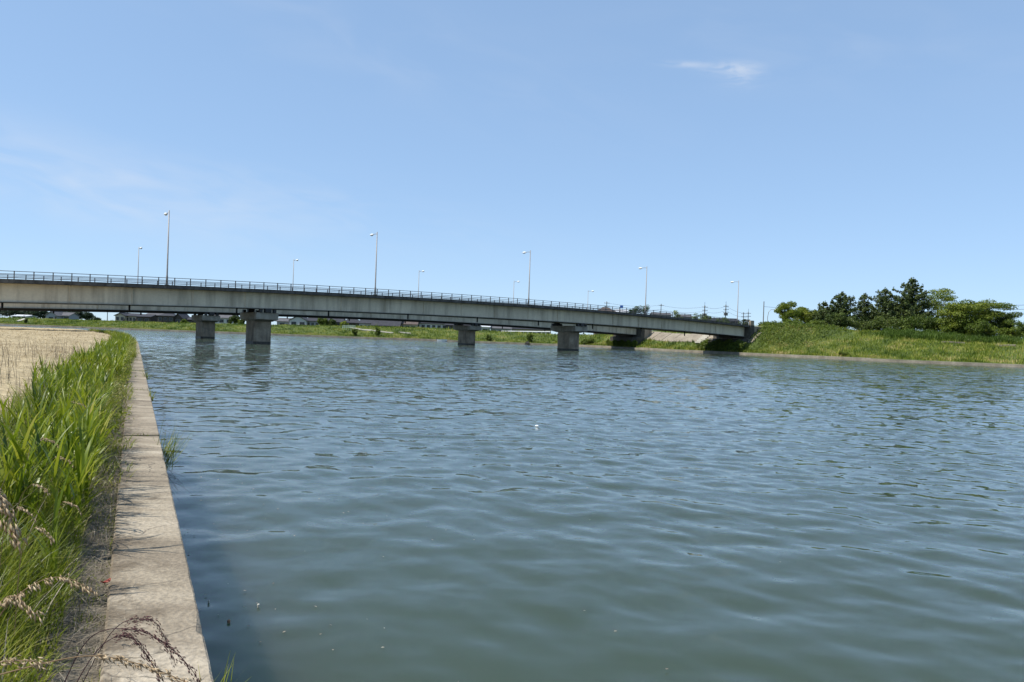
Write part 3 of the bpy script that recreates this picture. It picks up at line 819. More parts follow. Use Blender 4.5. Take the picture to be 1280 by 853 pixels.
# ================================================================== VEGETATION BUILDERS
def trunk_mesh(mb, base, h, r, lean=(0, 0), limbs=(), n=7):
    pts = [(base[0] + lean[0]*f + 0.05*h*math.sin(f*4 + base[0])*f*0.4, base[1] + lean[1]*f, base[2] + h*f) for f in (-0.03, 0.25, 0.5, 0.75, 1.0)]
    mb.tube(pts, [r*1.25, r, r*0.8, r*0.55, r*0.15], n)
    for (f, tip, rr) in limbs:
        p0 = Vector((base[0] + lean[0]*f, base[1] + lean[1]*f, base[2] + h*f)); p1 = Vector(tip)
        mid = p0.lerp(p1, 0.5) + Vector((0, 0, -0.04*(p1-p0).length))
        mb.tube([p0, mid, p1], [rr, rr*0.65, rr*0.2], 5)
def tree(kind, name, label, x, y, z, h, w, mat, leaf=0.34, dens=1.0, group=None, seed=0, trunkh=None, tint=0.5):
    """kind: round, spread, pine, conic, shrub; w = crown width, h = height"""
    global rng
    rng = np.random.default_rng(1000 + seed); rd = random.Random(seed)
    root = thing(name, label, 'shrub' if kind == 'shrub' else 'tree', (x, y, z), 0.0, group)
    lobes, limbs = [], []
    if kind == 'pine':
        w *= 1.25
        nlev = max(7, int(h/0.7)); h0 = h*0.16
        for k in range(nlev):
            f = k/(nlev-1); zz = h0 + (h - h0 - 0.3)*f
            rad = w/2*(1 - f**1.5)**0.8*(0.65 + 0.55*rd.random()) + 0.3
            nb = rd.choice((4, 5, 6)) if f < 0.85 else 3
            a0 = rd.random()*6.28
            for b in range(nb):
                an = a0 + b*6.283/nb + rd.uniform(-.4, .4); L_ = rad*rd.uniform(0.6, 1.12)
                tip = (L_*math.cos(an), L_*math.sin(an), zz + L_*0.28 + rd.uniform(-.2, .3))
                limbs.append((min(0.97, zz/h), tip, 0.05 + 0.03*(1-f)))
                lobes.append((tip[0]*1.03, tip[1]*1.03, tip[2] + 0.35, 0.16, 0.16, 0.5, 16, tint + 0.15))
                nc = max(1, int(L_/0.75))
                for c in range(nc):
                    g = (c + 1)/nc
                    cs = 0.52*rd.uniform(0.7, 1.3) + 0.14*(1-g)*L_
                    lobes.append((tip[0]*g, tip[1]*g, zz + (tip[2]-zz)*g**1.4 + 0.1, cs, cs, cs*0.55, 46, tint + rd.uniform(-.25, .25)))
        lobes.append((0, 0, h - 0.35, 0.28, 0.28, 0.6, 40, tint))
        for (cx, cy, zc) in [(rd.uniform(-.3, .3)*w, rd.uniform(-.3, .3)*w, rd.uniform(.2, .6)*h) for _ in range(6)]:
            f = zc/h; lobes.append((cx*(1-f), cy*(1-f), zc, w*0.25, w*0.25, 1.0, 130, tint-0.15))
        trunkh = h*0.97
    elif kind == 'spread':
        nl = 58
        for k in range(nl):
            an = rd.random()*6.28; f = rd.random()**0.5
            r_ = w/2*f*0.88
            lay = rd.choice((0.22, 0.36, 0.5, 0.64, 0.78, 0.9))
            zz = h*(lay - 0.16*f**2*lay*1.3) + rd.uniform(-.2, .2)
            s = w*rd.uniform(0.14, 0.22)
            lobes.append((r_*math.cos(an), r_*math.sin(an), zz, s, s, s*0.36, 190, tint + rd.uniform(-.28, .28)))
            if k % 3 == 0: limbs.append((rd.uniform(0.2, 0.5), (r_*math.cos(an)*0.9, r_*math.sin(an)*0.9, zz - 0.2), 0.10))
        trunkh = h*0.7
    else:
        nl = 30 if kind == 'round' else 22
        zc = h*0.58 if kind == 'round' else h*0.45
        rz = h*0.40 if kind == 'round' else h*0.5
        if kind == 'conic': zc, rz = h*0.52, h*0.46
        for k in range(nl):
            u = np.array([rd.gauss(0, 1), rd.gauss(0, 1), rd.gauss(0, 1)]); u /= np.linalg.norm(u)
            rr = rd.uniform(0.35, 0.86)
            zr = u[2]*rr
            wx = w/2*(1 - 0.55*max(0, zr) if kind == 'conic' else 1)
            s = w*rd.uniform(0.12, 0.20)
            c = (u[0]*rr*wx, u[1]*rr*wx, zc + zr*rz)
            lobes.append((*c, s, s, s*0.72, 150, tint + rd.uniform(-.25, .25)))
            if k % 4 == 0: limbs.append((rd.uniform(0.25, 0.6), c, 0.07 + 0.01*w*0.3))
        trunkh = h*0.75
    V, Q, T = lobe_leaves(lobes, leaf, dens)
    V[:, 2] *= h/np.percentile(V[:, 2], 99.7)
    link('crown', np_mesh('crown', V, Q, T), mat, root)
    mb = MB(); trunk_mesh(mb, (0, 0, 0), trunkh, 0.035*h**0.9*0.6 + 0.05, (rd.uniform(-.3, .3), rd.uniform(-.2, .2)), limbs if kind != 'shrub' else limbs[:4])
    mb.build('trunk' if kind != 'shrub' else 'stem', m_bark, root, smooth=True)
    return root
def nearest_bank(x, y):
    d = np.hypot(BK[:, 0]-x, BK[:, 1]-y); 
    i = int(np.argmin(d)); return i, float(d[i])
def ground_far(x, y):
    i, d = nearest_bank(x, y)
    return float(bank_z(np.array(float(i)), np.array(float((np.array([x, y]) - BK[i, :2]) @ BN[i]))))
def plant(kind, name, label, px, ytop, depth, wpx, mat, **kw):
    """place by column, top row and depth; width from its pixels"""
    x = at(px, ytop, depth).x; zt = at(px, ytop, depth).z
    z = ground_far(x, depth)
    return tree(kind, name, label, x, depth, z - 0.05, max(0.6, zt - z), wpx*depth/950.0, mat, **kw)

# ---- trees on the right bank, behind the reeds
GT = 'trees on the right bank'
plant('round', 'broadleaf_tree', 'round yellow green tree at the left end of the right bank trees', 984, 377, 196, 29, m_leaf_y, seed=1, tint=0.40, dens=1.8, group=GT)
plant('round', 'broadleaf_tree', 'small yellow green tree right of the round one, left of the pines', 1007, 384, 200, 30, m_leaf_y, seed=2, tint=0.48, dens=1.6, group=GT)
plant('pine', 'pine_tree', 'leftmost dark pine, low and broad, next to the yellow green trees', 1030, 378, 198, 34, m_pine, seed=3, tint=0.5, group=GT, leaf=0.40)
plant('pine', 'pine_tree', 'second dark pine from the left with a pointed top', 1053, 366, 196, 34, m_pine, seed=4, group=GT, leaf=0.40)
plant('pine', 'pine_tree', 'slim dark pine in the dip between two taller pines', 1081, 368, 198, 28, m_pine, seed=5, group=GT, leaf=0.40)
plant('pine', 'pine_tree', 'dark broad pine just left of the tallest pine', 1107, 362, 196, 42, m_pine, seed=6, group=GT, leaf=0.40)
plant('pine', 'pine_tree', 'tallest dark pine rising above all other trees on the right', 1140, 349, 192, 46, m_pine, seed=7, group=GT, leaf=0.40, dens=1.2)
plant('spread', 'broadleaf_tree', 'light green layered tree just right of the tallest pine', 1172, 361, 194, 44, m_leaf_y, seed=8, tint=0.40, group=GT)
plant('spread', 'broadleaf_tree', 'wide green layered tree, left half of the spreading pair on the right', 1208, 377, 172, 56, m_leaf, seed=9, tint=0.68, group=GT, dens=1.6)
plant('spread', 'broadleaf_tree', 'wide flat topped tree at the right end of the bank trees', 1240, 376, 172, 60, m_leaf, seed=10, tint=0.55, group=GT, dens=1.7)
plant('round', 'broadleaf_tree', 'low dark tree under the right end of the flat topped tree', 1256, 393, 170, 26, m_leaf_d, seed=11, tint=0.4, group=GT)
plant('round', 'broadleaf_tree', 'small tree cut by the right edge of the picture', 1284, 398, 178, 24, m_leaf_d, seed=12, tint=0.4, group=GT)
plant('round', 'broadleaf_tree', 'dark green round tree filling the gap behind the broad pine', 1122, 376, 203, 40, m_leaf_d, seed=13, tint=0.5, group=GT)
GS = 'shrubs on the right bank'
plant('shrub', 'shrub', 'dark round bush in front of the leftmost pines', 1050, 391, 184, 34, m_leaf_d, seed=21, tint=0.55, group=GS, dens=1.5)
for k, (px, yt, dp, wp, mt, tn, lab) in enumerate((
        (962, 401, 184, 30, m_leaf, 0.3, 'bush just right of the abutment, at the end of the bridge'),
        (990, 399, 186, 34, m_leaf, 0.4, 'bush in front of the round yellow green tree'),
        (1022, 400, 186, 30, m_leaf, 0.35, 'bush left of the dark round bush'),
        (1080, 397, 184, 40, m_leaf_d, 0.6, 'bush right of the dark round bush, below the slim pine'),
        (1110, 395, 182, 42, m_leaf_d, 0.65, 'bush below the broad pine'),
        (1140, 394, 180, 42, m_leaf, 0.25, 'bush below the tallest pine'),
        (1168, 395, 178, 38, m_leaf, 0.2, 'bush below the light green layered tree'),
        (1192, 398, 172, 34, m_leaf, 0.6, 'bright bush at the left foot of the spreading trees'),
        (1226, 400, 166, 40, m_leaf, 0.4, 'bush under the flat topped tree'),
        (1266, 408, 166, 30, m_leaf, 0.45, 'bush at the far right below the tree gap'))):
    plant('shrub', 'shrub', lab, px, yt, dp, wp, mt, seed=30 + k, tint=tn, group=GS, dens=1.3)
# ---- small dark bushes at the water's edge and on the slope of the far bank
GB = 'bushes along the water edge'
for k, (px, yw, o, wp, hp, lab) in enumerate(((947, 444, 0.9, 10, 11, 'small dark bush at the water edge below the abutment'),
        (820, 436, 2.4, 16, 8, 'small bush near the slope left of the bridge shadow'),
        (740, 434, 1.5, 12, 7, 'small bush right of the near right pier at the water edge'),
        (674, 431, 1.2, 9, 11, 'dark bush left of the near right pier'), (617, 429, 1.2, 9, 8, 'dark bush right of the far right pier'),
        (604, 428, 1.2, 8, 7, 'dark bush closest to the far right pier'), (491, 424, 1.5, 9, 12, 'tall dark bush on the bank mid way between the piers'),
        (464, 423, 1.5, 7, 9, 'dark bush below the concrete ramp'), (362, 419, 3.0, 7, 11, 'upright dark bush right of the near left pier'),
        (88, 409, 2.0, 5, 7, 'small dark bush on the far bank left of the quay'), (1085, 450, 1.6, 12, 6, 'low bush on the right edging below the slim pine'))):
    g = on_z(px, yw, 0.0); i, _d = nearest_bank(g.x, g.y)
    xy = bank_xy(np.array(float(i)), np.array(o)); z = float(bank_z(np.array(float(i)), np.array(o)))
    tree('shrub', 'shrub', lab, xy[0], xy[1], z - 0.05, hp*xy[1]/950, wp*xy[1]/950, m_leaf, leaf=0.28, dens=0.6, seed=60 + k, tint=0.4, group=GB)

# ---- grass on the far bank (uncountable)
rng = np.random.default_rng(77)
def bank_field(n, o0, o1, h0, h1, w0, w1, lean=0.25, tint0=0.50, tintd=0.18, irange=None, keep=None, power=1.0, nseg=2):
    i = rng.uniform(irange[0], irange[1], n); co = BK[i.astype(int), 3]
    o = o0 + (o1(co) - o0) * rng.random(n) ** power
    xy = bank_xy(i, o); z = bank_z(i, o)
    px = 640 + 950*xy[:, 0]/np.maximum(xy[:, 1], 1)
    ok = (px > -90) & (px < 1370)
    d = xy - np.array(NEAR_O[:2]); v = d @ BP; u = d @ BD
    onslope = (v > -3.0) & (v < 56) & (o > 4.8) & (o < 8.6) & (xy[:, 0] > -32)
    under = (((v > -1) & (v < 11)) | ((v > 36.2) & (v < 48.2))) & (o > 3)
    ok &= ~onslope & ~(under & (rng.random(n) < 0.8))
    if keep is not None: ok &= keep(xy, o, i)
    P = np.column_stack([xy, z])[ok]; m = len(P)
    # taller tussocks
    cl = 0.75 + 0.45*wob(P[:, 0], P[:, 1], 1.6, 3.0)
    h = rng.uniform(h0, h1, m)*np.clip(cl, 0.35, 1.5)*np.where(P[:, 0] < -60, 0.6, np.where(P[:, 0] < 20, 0.85, 1.0))
    t = np.clip(tint0 + rng.normal(size=m)*tintd + 0.12*wob(P[:, 0], P[:, 1], 2.2, 1.0), 0, 1)
    return blades(P, rng.uniform(0, 6.283, m), h, rng.uniform(w0, w1, m), rng.uniform(0.02, lean, m), rng.uniform(0.1, 0.9, m), nseg, t)
iA = int(np.argmin(np.abs(BK[:, 0]-120) + (BK[:, 1] < 80)*999)); iB = int(np.argmin(np.abs(BK[:, 0]-45) + np.abs(BK[:, 1]-183))); iC = int(np.argmin(np.abs(BK[:, 0]+205)))
parts = [bank_field(66000, 0.5, lambda c: c + 6, 0.35, 0.95, 0.07, 0.16, irange=(iA, iB)),
         bank_field(50000, 0.5, lambda c: c + 5, 0.35, 1.0, 0.10, 0.24, irange=(iB, iC), tint0=0.36),
         bank_field(16000, 0.3, lambda c: c*0 + 3.0, 0.35, 0.8, 0.08, 0.18, irange=(iA, iC), tint0=0.66)]
V, Q, T = join_np(parts)
tagit(link('bank_grass', np_mesh('bank_grass', V, Q, T), m_bankgrass), 'uneven green and straw coloured grass covering the far river bank', 'grass', kind='stuff')
# taller weeds making clumps on the far bank
parts = [bank_field(30000, 2, lambda c: c + 4, 1.0, 1.9, 0.09, 0.20, irange=(iA, iC), tint0=0.28, nseg=3,
                    keep=lambda xy, o, i: wob(xy[:, 0], xy[:, 1], 0.9, 5.0) > 0.42)]
V, Q, T = join_np(parts)
tagit(link('tall_weed', np_mesh('tall_weed', V, Q, T), m_bankgrass), 'taller dark green weeds in clumps on the far bank', 'weeds', kind='stuff')
# reed bed on the bench under the right bank trees
parts = [bank_field(36000, 23, lambda c: c + 1, 1.1, 1.7, 0.10, 0.2, irange=(iA, int(iA + (iB-iA)*0.72)), tint0=0.5, lean=0.18, nseg=3,
                    keep=lambda xy, o, i: o > BK[i.astype(int), 3] - 7)]
V, Q, T = join_np(parts)
tagit(link('reed_bed', np_mesh('reed_bed', V, Q, T), m_reed), 'even band of tall green reeds below the trees on the right', 'reeds', kind='stuff')
# leafy cover on the embankment beside the abutment
rng = np.random.default_rng(78)
n = 26000
i = rng.uniform(iB - 16, iB + 2, n); o = rng.uniform(4.0, 26, n)
xy = bank_xy(i, o); z = bank_z(i, o)
dd = xy - np.array(NEAR_O[:2]); v_ = dd @ BP
ok = (v_ < -0.3) & (rng.random(n) < np.clip((o - 4.0)/2.5, 0, 1)*np.clip((i - iB + 16)/5, 0, 1))
P = np.column_stack([xy, z + rng.random(n)**0.7*(0.9 + 0.4*wob(xy[:, 0], xy[:, 1], 1.5))])[ok]
n = 9000                                           # the same cover in front of both abutments
i2 = rng.uniform(iB - 6, iB + 36, n); o2 = rng.uniform(1.6, 6.2, n)
xy = bank_xy(i2, o2); z = bank_z(i2, o2); v_ = (xy - np.array(NEAR_O[:2])) @ BP; u_ = (xy - np.array(NEAR_O[:2])) @ BD
ok = ((v_ > -4) & (v_ < 11) & (u_ < 69.5)) | ((v_ > 35.5) & (v_ < 49) & (o2 < 4.5))
for origin, u1_, zf_, top in ((NEAR_O, 70.0, zn, 0.62), (FAR_O, 44.3, zfar, 0.30)):       # and over the lower part of the paving under each deck
    m_ = 5200; v2 = rng.uniform(-1.5, 11.5, m_)
    rel = (BK[:, :2] - np.array(origin[:2])); bu, bv = rel @ BD, rel @ BP; sel = np.argsort(bv[(bu > 20)]); 
    uw = np.interp(v2, bv[bu > 20][sel], bu[bu > 20][sel])
    f = rng.random(m_)*top; uu_ = uw + 0.4 + (u1_ - 1.2 - uw - 0.4)*f
    zz_ = 0.6 + (zf_(u1_) - 3.35 - 0.6)*f + rng.random(m_)**0.7*(0.9 + 0.3*np.sin(v2*2.1 + uu_*1.7))
    XYu = np.array(origin[:2]) + uu_[:, None]*BD + v2[:, None]*BP
    P = np.concatenate([P, np.column_stack([XYu, zz_])])
P = np.concatenate([P, np.column_stack([xy, z + rng.random(n)**0.7*(0.7 + 0.5*wob(xy[:, 0], xy[:, 1], 1.5))])[ok]])
V, Q, T = leaves(P, rng.normal(size=P.shape)*0.6 + np.array([-.2, -.4, 0.6]), rng.uniform(.2, .42, len(P)), np.clip(rng.normal(0.40, .22, len(P)), 0, 1))
tagit(link('climbing_cover', np_mesh('climbing_cover', V, Q, T), m_leaf), 'dense leafy climbing cover on the embankment beside the abutment', 'ground cover', kind='stuff')

# ================================================================== FAR SIDE: houses, trees, poles
def house(label, pl, pr, ypeak, yeave, depth, wallm, roofm, gable_to_cam=False, rz=0.0, hipped=False, nwin=2, deep=8.0, split=None, zbase=None):
    """house seen between columns pl and pr; gable_to_cam turns its gable end to the river"""
    w = (pr - pl)*depth/950.0; px = (pl + pr)/2
    c = at(px, yeave, depth); zr = at(px, ypeak, depth).z; ze = c.z
    z0 = (ground_far(c.x, depth + deep/2) if zbase is None else zbase) - 0.15
    root = thing('house', label, 'house', (c.x, depth, z0), rz)
    H, E = zr - z0, ze - z0
    W = w/2 - 0.35
    mb = MB()
    if gable_to_cam: mb.loft([[(-W, y, 0), (W, y, 0), (W, y, E), (0, y, H - 0.12), (-W, y, E)] for y in (0, deep)])
    else: mb.loft([[(x, 0, 0), (x, deep, 0), (x, deep, E), (x, deep/2, (H if not hipped else E + 0.1) - 0.12), (x, 0, E)] for x in (-W, W)])
    wl_ = mb.build('wall', wallm, root)
    mb = MB(); o = 0.45; th = 0.22
    if gable_to_cam:
        sl = (H - E)/W
        for s in (-1, 1):
            mb.loft([[(0, y, H), (s*(W+o), y, E - o*sl), (s*(W+o), y, E - o*sl + th), (0, y, H + th)] for y in (-o, deep + o)])
    elif hipped:
        hx = max(0.3, W - deep/2*0.8)
        b_ = [(-W-o, -o), (W+o, -o), (W+o, deep+o), (-W-o, deep+o)]
        t_ = [(-hx, deep/2), (hx, deep/2), (hx, deep/2 + 0.02), (-hx, deep/2 + 0.02)]
        mb.loft([[(x, y, E - 0.15) for x, y in b_], [(x, y, E + 0.05) for x, y in b_], [(x, y, H) for x, y in t_]])
    else:
        sl = (H - E)/(deep/2)
        for s in (-1, 1):
            mb.loft([[(x, deep/2, H), (x, deep/2 + s*(deep/2+o), E - o*sl), (x, deep/2 + s*(deep/2+o), E - o*sl + th), (x, deep/2, H + th)] for x in (-W-o, W+o)])
    rf = mb.build('roof', roofm, root)
    mb = MB()
    if gable_to_cam: mb.tube([(0, -o, H + th), (0, deep + o, H + th)], 0.16, 6)
    else:
        e = hx if hipped else W + o
        mb.tube([(-e, deep/2, H + (0.05 if hipped else th)), (e, deep/2, H + (0.05 if hipped else th))], 0.16, 6)
    mb.build('ridge', roofm, rf)
    for k in range(nwin):
        x = -W + (k + 0.5)*2*W/nwin; ww = min(0.9, W/nwin*0.55)
        zs = max(0.3, E - 1.9)
        mb = MB(); mb.box(x-ww-0.08, x+ww+0.08, -0.06, 0.02, zs-0.08, zs+1.28); f = mb.build('window', m_frame, root)
        for s in (-1, 1):
            mb = MB(); mb.box(x + (s-1)*ww/2 + 0.04, x + (s+1)*ww/2 - 0.04, -0.085, -0.062, zs, zs+1.2); mb.build('pane', m_glass, f)
    mb = MB(); xd = W*0.8; mb.box(xd-0.45, xd+0.45, -0.05, 0.02, 0.0, 2.0); mb.build('door', m_walldark, root)
    return root
house('pale grey gabled house with its gable to the river, under the bridge at far left', 56, 72, 389.8, 394.5, 330, m_wallgrey, m_roofgrey, True, nwin=1)
house('long grey roofed wing joined to the pale gabled house at far left', 71, 87, 391.2, 394.8, 334, m_wallgrey, m_roofgrey, nwin=2)
house('low pale greenhouse like shed at the left edge under the bridge', 14, 33, 394.4, 395.6, 345, m_wallwhite, m_roofwhite, nwin=3)
house('beige house with a dark gable roof, leftmost of the dark roofed row', 143, 157, 391.8, 394.6, 312, m_wallbeige, m_rooftile, True, nwin=2)
house('beige side wing with dark roof right of the beige gable', 156, 171, 392.6, 395.2, 314, m_wallbeige, m_rooftile, nwin=3)
house('low black shed between the beige house and the tall dark house', 170, 189, 393.8, 396.2, 310, m_walldark, m_rooftile, nwin=2)
house('grey roofed house behind the black shed', 180, 202, 392.0, 395.0, 322, m_walldark, m_roofgrey, nwin=2)
house('tallest dark house of the row with a hipped tile roof', 196, 218, 390.8, 395.0, 308, m_walldark, m_rooftile, hipped=True, nwin=3)
house('dark steep gable right of the tallest dark house', 216, 229, 392.4, 397.5, 309, m_walldark, m_rooftile, True, nwin=1)
house('small dark roofed house just left of the far left pier', 229, 244, 397.3, 400.0, 312, m_walldark, m_rooftile, nwin=1)
house('long grey roof between the two left piers', 262, 292, 393.0, 397.5, 315, m_wallwhite, m_roofgrey, nwin=3)
house('small grey roofed house just right of the near left pier', 345, 361, 398.5, 402.0, 300, m_wallgrey, m_roofgrey, nwin=1)
house('dark house with pale gable pediment right of the near left pier', 361, 384, 395.2, 400.5, 296, m_wallwhite, m_rooftile, True, nwin=2)
house('dark tiled house joined to the right of the pale pediment house', 382, 400, 398.0, 401.6, 298, m_wallgrey, m_rooftile, nwin=3)
house('dark roofed house behind the round tree under the bridge', 400, 428, 398.2, 402.6, 305, m_walldark, m_rooftile, nwin=3)
house('wide dark roof left of the big navy roof', 424, 452, 397.5, 403.6, 290, m_walldark, m_rooftile, hipped=True, nwin=3)
house('low dark house front with white openings beside the navy roof', 448, 470, 400.5, 404.6, 288, m_wallwhite, m_rooftile, nwin=4)
house('big navy tiled roof under the bridge between the middle piers', 464, 500, 398.5, 407.3, 282, m_walldark, m_rooftile, nwin=3, deep=11)
house('brown roofed house right of the big navy roof', 497, 522, 400.0, 405.5, 286, m_wallbeige, m_roofbrown, nwin=3)
house('dark house with white window bays left of the far right pier', 518, 560, 399.5, 404.5, 290, m_wallwhite, m_rooftile, nwin=6)
house('dark low house behind the far right pier', 556, 592, 402.0, 407.0, 288, m_walldark, m_rooftile, nwin=4)
house('small pale roofed shed right of the far right pier', 600, 613, 406.4, 409.0, 280, m_wallwhite, m_roofwhite, nwin=1)
house('grey roofed house above the left end of the guard rail', 612, 640, 407.6, 411.0, 282, m_wallgrey, m_roofgrey, nwin=3)
house('dark roofed house above the right half of the guard rail', 638, 690, 408.6, 412.0, 284, m_wallbeige, m_rooftile, nwin=5)
house('brown grey roof above the bridge deck right of the smallest lamp', 744, 772, 384.2, 390.5, 330, m_walldark, m_roofbrown, nwin=2, hipped=True)
house('pale metal roof right of the blue sign above the deck', 770, 786, 387.8, 390.5, 335, m_wallwhite, m_roofwhite, nwin=2)
house('small grey roofed house right of the tree above the deck', 816, 840, 391.6, 394.0, 340, m_wallgrey, m_roofgrey, nwin=2)
house('low grey roof between two trees beyond the right end of the deck', 851, 866, 394.0, 396.5, 330, m_wallgrey, m_roofgrey, nwin=2)
house('low dark roof behind the last lamp at the bridge end', 886, 925, 398.6, 401.5, 320, m_walldark, m_rooftile, nwin=3)

GF = 'trees behind the far houses'
for k, (px, yt, dp, wp, hbase, lab) in enumerate((
        (-6, 382, 372, 26, 0, 'distant dark tree cut by the left picture edge under the bridge'), (12, 384, 366, 24, 0, 'second distant dark tree from the left edge under the bridge'),
        (29, 386.5, 372, 22, 0, 'low distant tree left of the pale gabled house'), (44, 386, 366, 22, 0, 'distant tree just left of the pale gabled house'), (55, 387, 376, 18, 0, 'distant tree behind the pale gable'),
        (68, 388, 380, 20, 0, 'distant tree behind the grey wing roof'), (83, 388.5, 374, 20, 0, 'distant tree right of the grey wing roof'), (96, 387, 366, 20, 0, 'distant tallest tree at the right of the left wood'),
        (109, 390, 368, 20, 0, 'distant tree at the right end of the left wood'), (120, 396.5, 360, 12, 0, 'low distant shrub like tree right of the left wood'))):
    plant('round', 'broadleaf_tree', lab, px, yt, dp, wp, m_leaf_far, seed=100 + k, tint=0.35, leaf=0.6, dens=0.6, group=GF)
GV = 'garden trees among the far houses'
for k, (px, yt, dp, wp, mt, lab) in enumerate((
        (293, 393.8, 300, 16, m_leaf_d, 'dark garden tree between the two left piers'), (302, 399, 296, 9, m_leaf, 'small tree touching the near left pier'),
        (231, 399, 300, 10, m_leaf, 'small tree left of the far left pier'), (403, 396.8, 286, 16, m_leaf, 'round green tree under the bridge right of the pediment house'), (416, 399, 286, 14, m_leaf_d, 'dark tree right of the round garden tree'),
        (431, 401.5, 284, 12, m_leaf_y, 'small yellowish tree left of the navy roof'),
        (802, 381.5, 300, 23, m_leaf_d, 'tree above the bridge deck beside the fourth near lamp'), (791, 386.5, 304, 14, m_leaf_d, 'smaller tree left of the tree beside the fourth near lamp'),
        (847, 388.5, 300, 17, m_leaf_y, 'yellow green tree above the deck between the utility poles'),
        (872, 392.3, 292, 22, m_leaf, 'low tree at the foot of the tall utility pole'), (884, 394.5, 292, 18, m_leaf, 'low tree right of the tall utility pole'), (905, 396.5, 300, 22, m_leaf_d, 'low tree left of the last near lamp'), (930, 399, 300, 14, m_leaf_d, 'low tree right of the last near lamp'),
        (1000, 392, 300, 40, m_leaf_far, 'distant low tree showing through the gap under the round tree'))):
    plant('round', 'broadleaf_tree', lab, px, yt, dp, wp, mt, seed=130 + k, tint=0.45, leaf=0.45, dens=0.6, group=GV)

# ---- utility poles and wires
def utility_pole(label, px, ytop, depth, arms=2, r=0.19, transformer=False, zb=None):
    p = at(px, ytop, depth); z0 = ground_far(p.x, depth) - 0.1
    root = thing('utility_pole', label, 'utility pole', (p.x, depth, z0), R(20), 'utility poles on the far side')
    h = p.z - z0
    mb = MB(); mb.tube([(0, 0, 0), (0, 0, h)], [r, r*0.7], 8); mb.build('pole', m_pole, root)
    for k in range(arms):
        z = h - 0.7 - 1.3*k
        mb = MB(); mb.box(-1.25, 1.25, -0.2, -0.08, z-0.07, z+0.07); a_ = mb.build('cross_arm', m_dark, root)
        for x in (-1.1, -0.4, 0.4, 1.1):
            mb = MB(); mb.tube([(x, -0.14, z+0.07), (x, -0.14, z+0.36)], [0.07, 0.09], 6); mb.build('insulator', m_white, a_)
    if transformer:
        for s in (-1, 1):
            mb = MB(); mb.tube([(s*0.55, -0.1, h-4.4), (s*0.55, -0.1, h-3.3)], 0.36, 10); mb.build('transformer', m_pole, root)
        mb = MB(); mb.tube([(0, 0, h-0.1), (0, 0, h+1.3)], 0.06, 5); mb.build('ground_wire_spike', m_dark, root)
    return Vector((p.x, depth, p.z))
up = {}
for key, px, yt, dp, ar, r, tr, lab in (('a', 758.5, 377, 305, 2, 0.2, False, 'pole with two cross arms above the brown grey roof'),
        ('b', 826.5, 380, 312, 1, 0.2, False, 'pole with one cross arm right of the tree above the deck'),
        ('c', 881, 382, 300, 3, 0.24, True, 'tall pole with transformers right of the yellow green tree'),
        ('d', 907.5, 381, 306, 3, 0.24, True, 'tall pole with transformers left of the last near lamp'),
        ('e', 929.5, 390.5, 330, 2, 0.2, False, 'short distant pole right of the last near lamp'),
        ('f', 935.5, 390, 326, 2, 0.2, True, 'short distant pole with transformer at the end of the bridge'),
        ('g', 955, 377, 222, 0, 0.17, False, 'plain dark pole on the embankment left of the round tree'),
        ('h', 134.5, 388, 340, 1, 0.2, False, 'thin pole left of the beige house'), ('i', 159.5, 388.5, 330, 1, 0.2, False, 'thin pole standing before the beige house wing'),
        ('j', 1300, 378, 230, 2, 0.17, False, 'pole just beyond the right picture edge')):
    up[key] = utility_pole(lab, px, yt, dp, ar, r, tr)
def wire(a_, b_, dz, label, sag=0.9, r=0.035):
    p0 = up[a_] + Vector((0, 0, -dz)) if isinstance(a_, str) else a_; p1 = up[b_] + Vector((0, 0, -dz)) if isinstance(b_, str) else b_
    pts = [p0.lerp(p1, f) - Vector((0, 0, sag*4*f*(1-f))) for f in [k/10 for k in range(11)]]
    mb = MB(); mb.tube(pts, r, 4); tagit(mb.build('overhead_wire', m_dark), label, 'wire', 'overhead wires')
for a_, b_ in (('a', 'b'), ('b', 'c'), ('c', 'd'), ('d', 'f')):
    nmz = {'a': 'the brown roof pole', 'b': 'the one armed pole', 'c': 'the left transformer pole', 'd': 'the right transformer pole', 'f': 'the bridge end pole'}
    wire(a_, b_, 0.55, 'upper wire between %s and %s' % (nmz[a_], nmz[b_]))
    wire(a_, b_, 2.3, 'lower wire between %s and %s' % (nmz[a_], nmz[b_]))
wire('g', at(1010, 386, 226), 1.5, 'thin wire running from the plain dark pole into the round tree', 0.2)
wire('j', at(1215, 380, 230), 0.6, 'upper wire leaving the trees at the right picture edge', 0.4, 0.05)
wire('j', at(1215, 385, 230), 1.9, 'lower wire leaving the trees at the right picture edge', 0.4, 0.05)
# curved road lamp on the embankment
p = at(959.5, 398, 215); q = at(966, 387, 215)
root = thing('street_lamp', 'small curved arm road lamp right of the plain dark pole', 'street lamp', (p.x, 215, ground_far(p.x, 215)))
h = q.z - root.location.z
mb = MB(); mb.tube([(0, 0, 0), (0, 0, h*0.72), (0.25, 0, h*0.9), (0.8, 0, h*0.985), (1.9, 0, h)], [0.10, 0.08, 0.07, 0.06, 0.05], 7); mb.build('pole', m_galv, root)
mb = MB(); mb.loft([[(1.8 + f, w*math.cos(k*1.0472), h + 0.7*w*math.sin(k*1.0472)) for k in range(6)] for f, w in ((0, .06), (.3, .16), (.7, .14), (.9, .04))]); mb.build('lamp_head', m_lamphead, root)
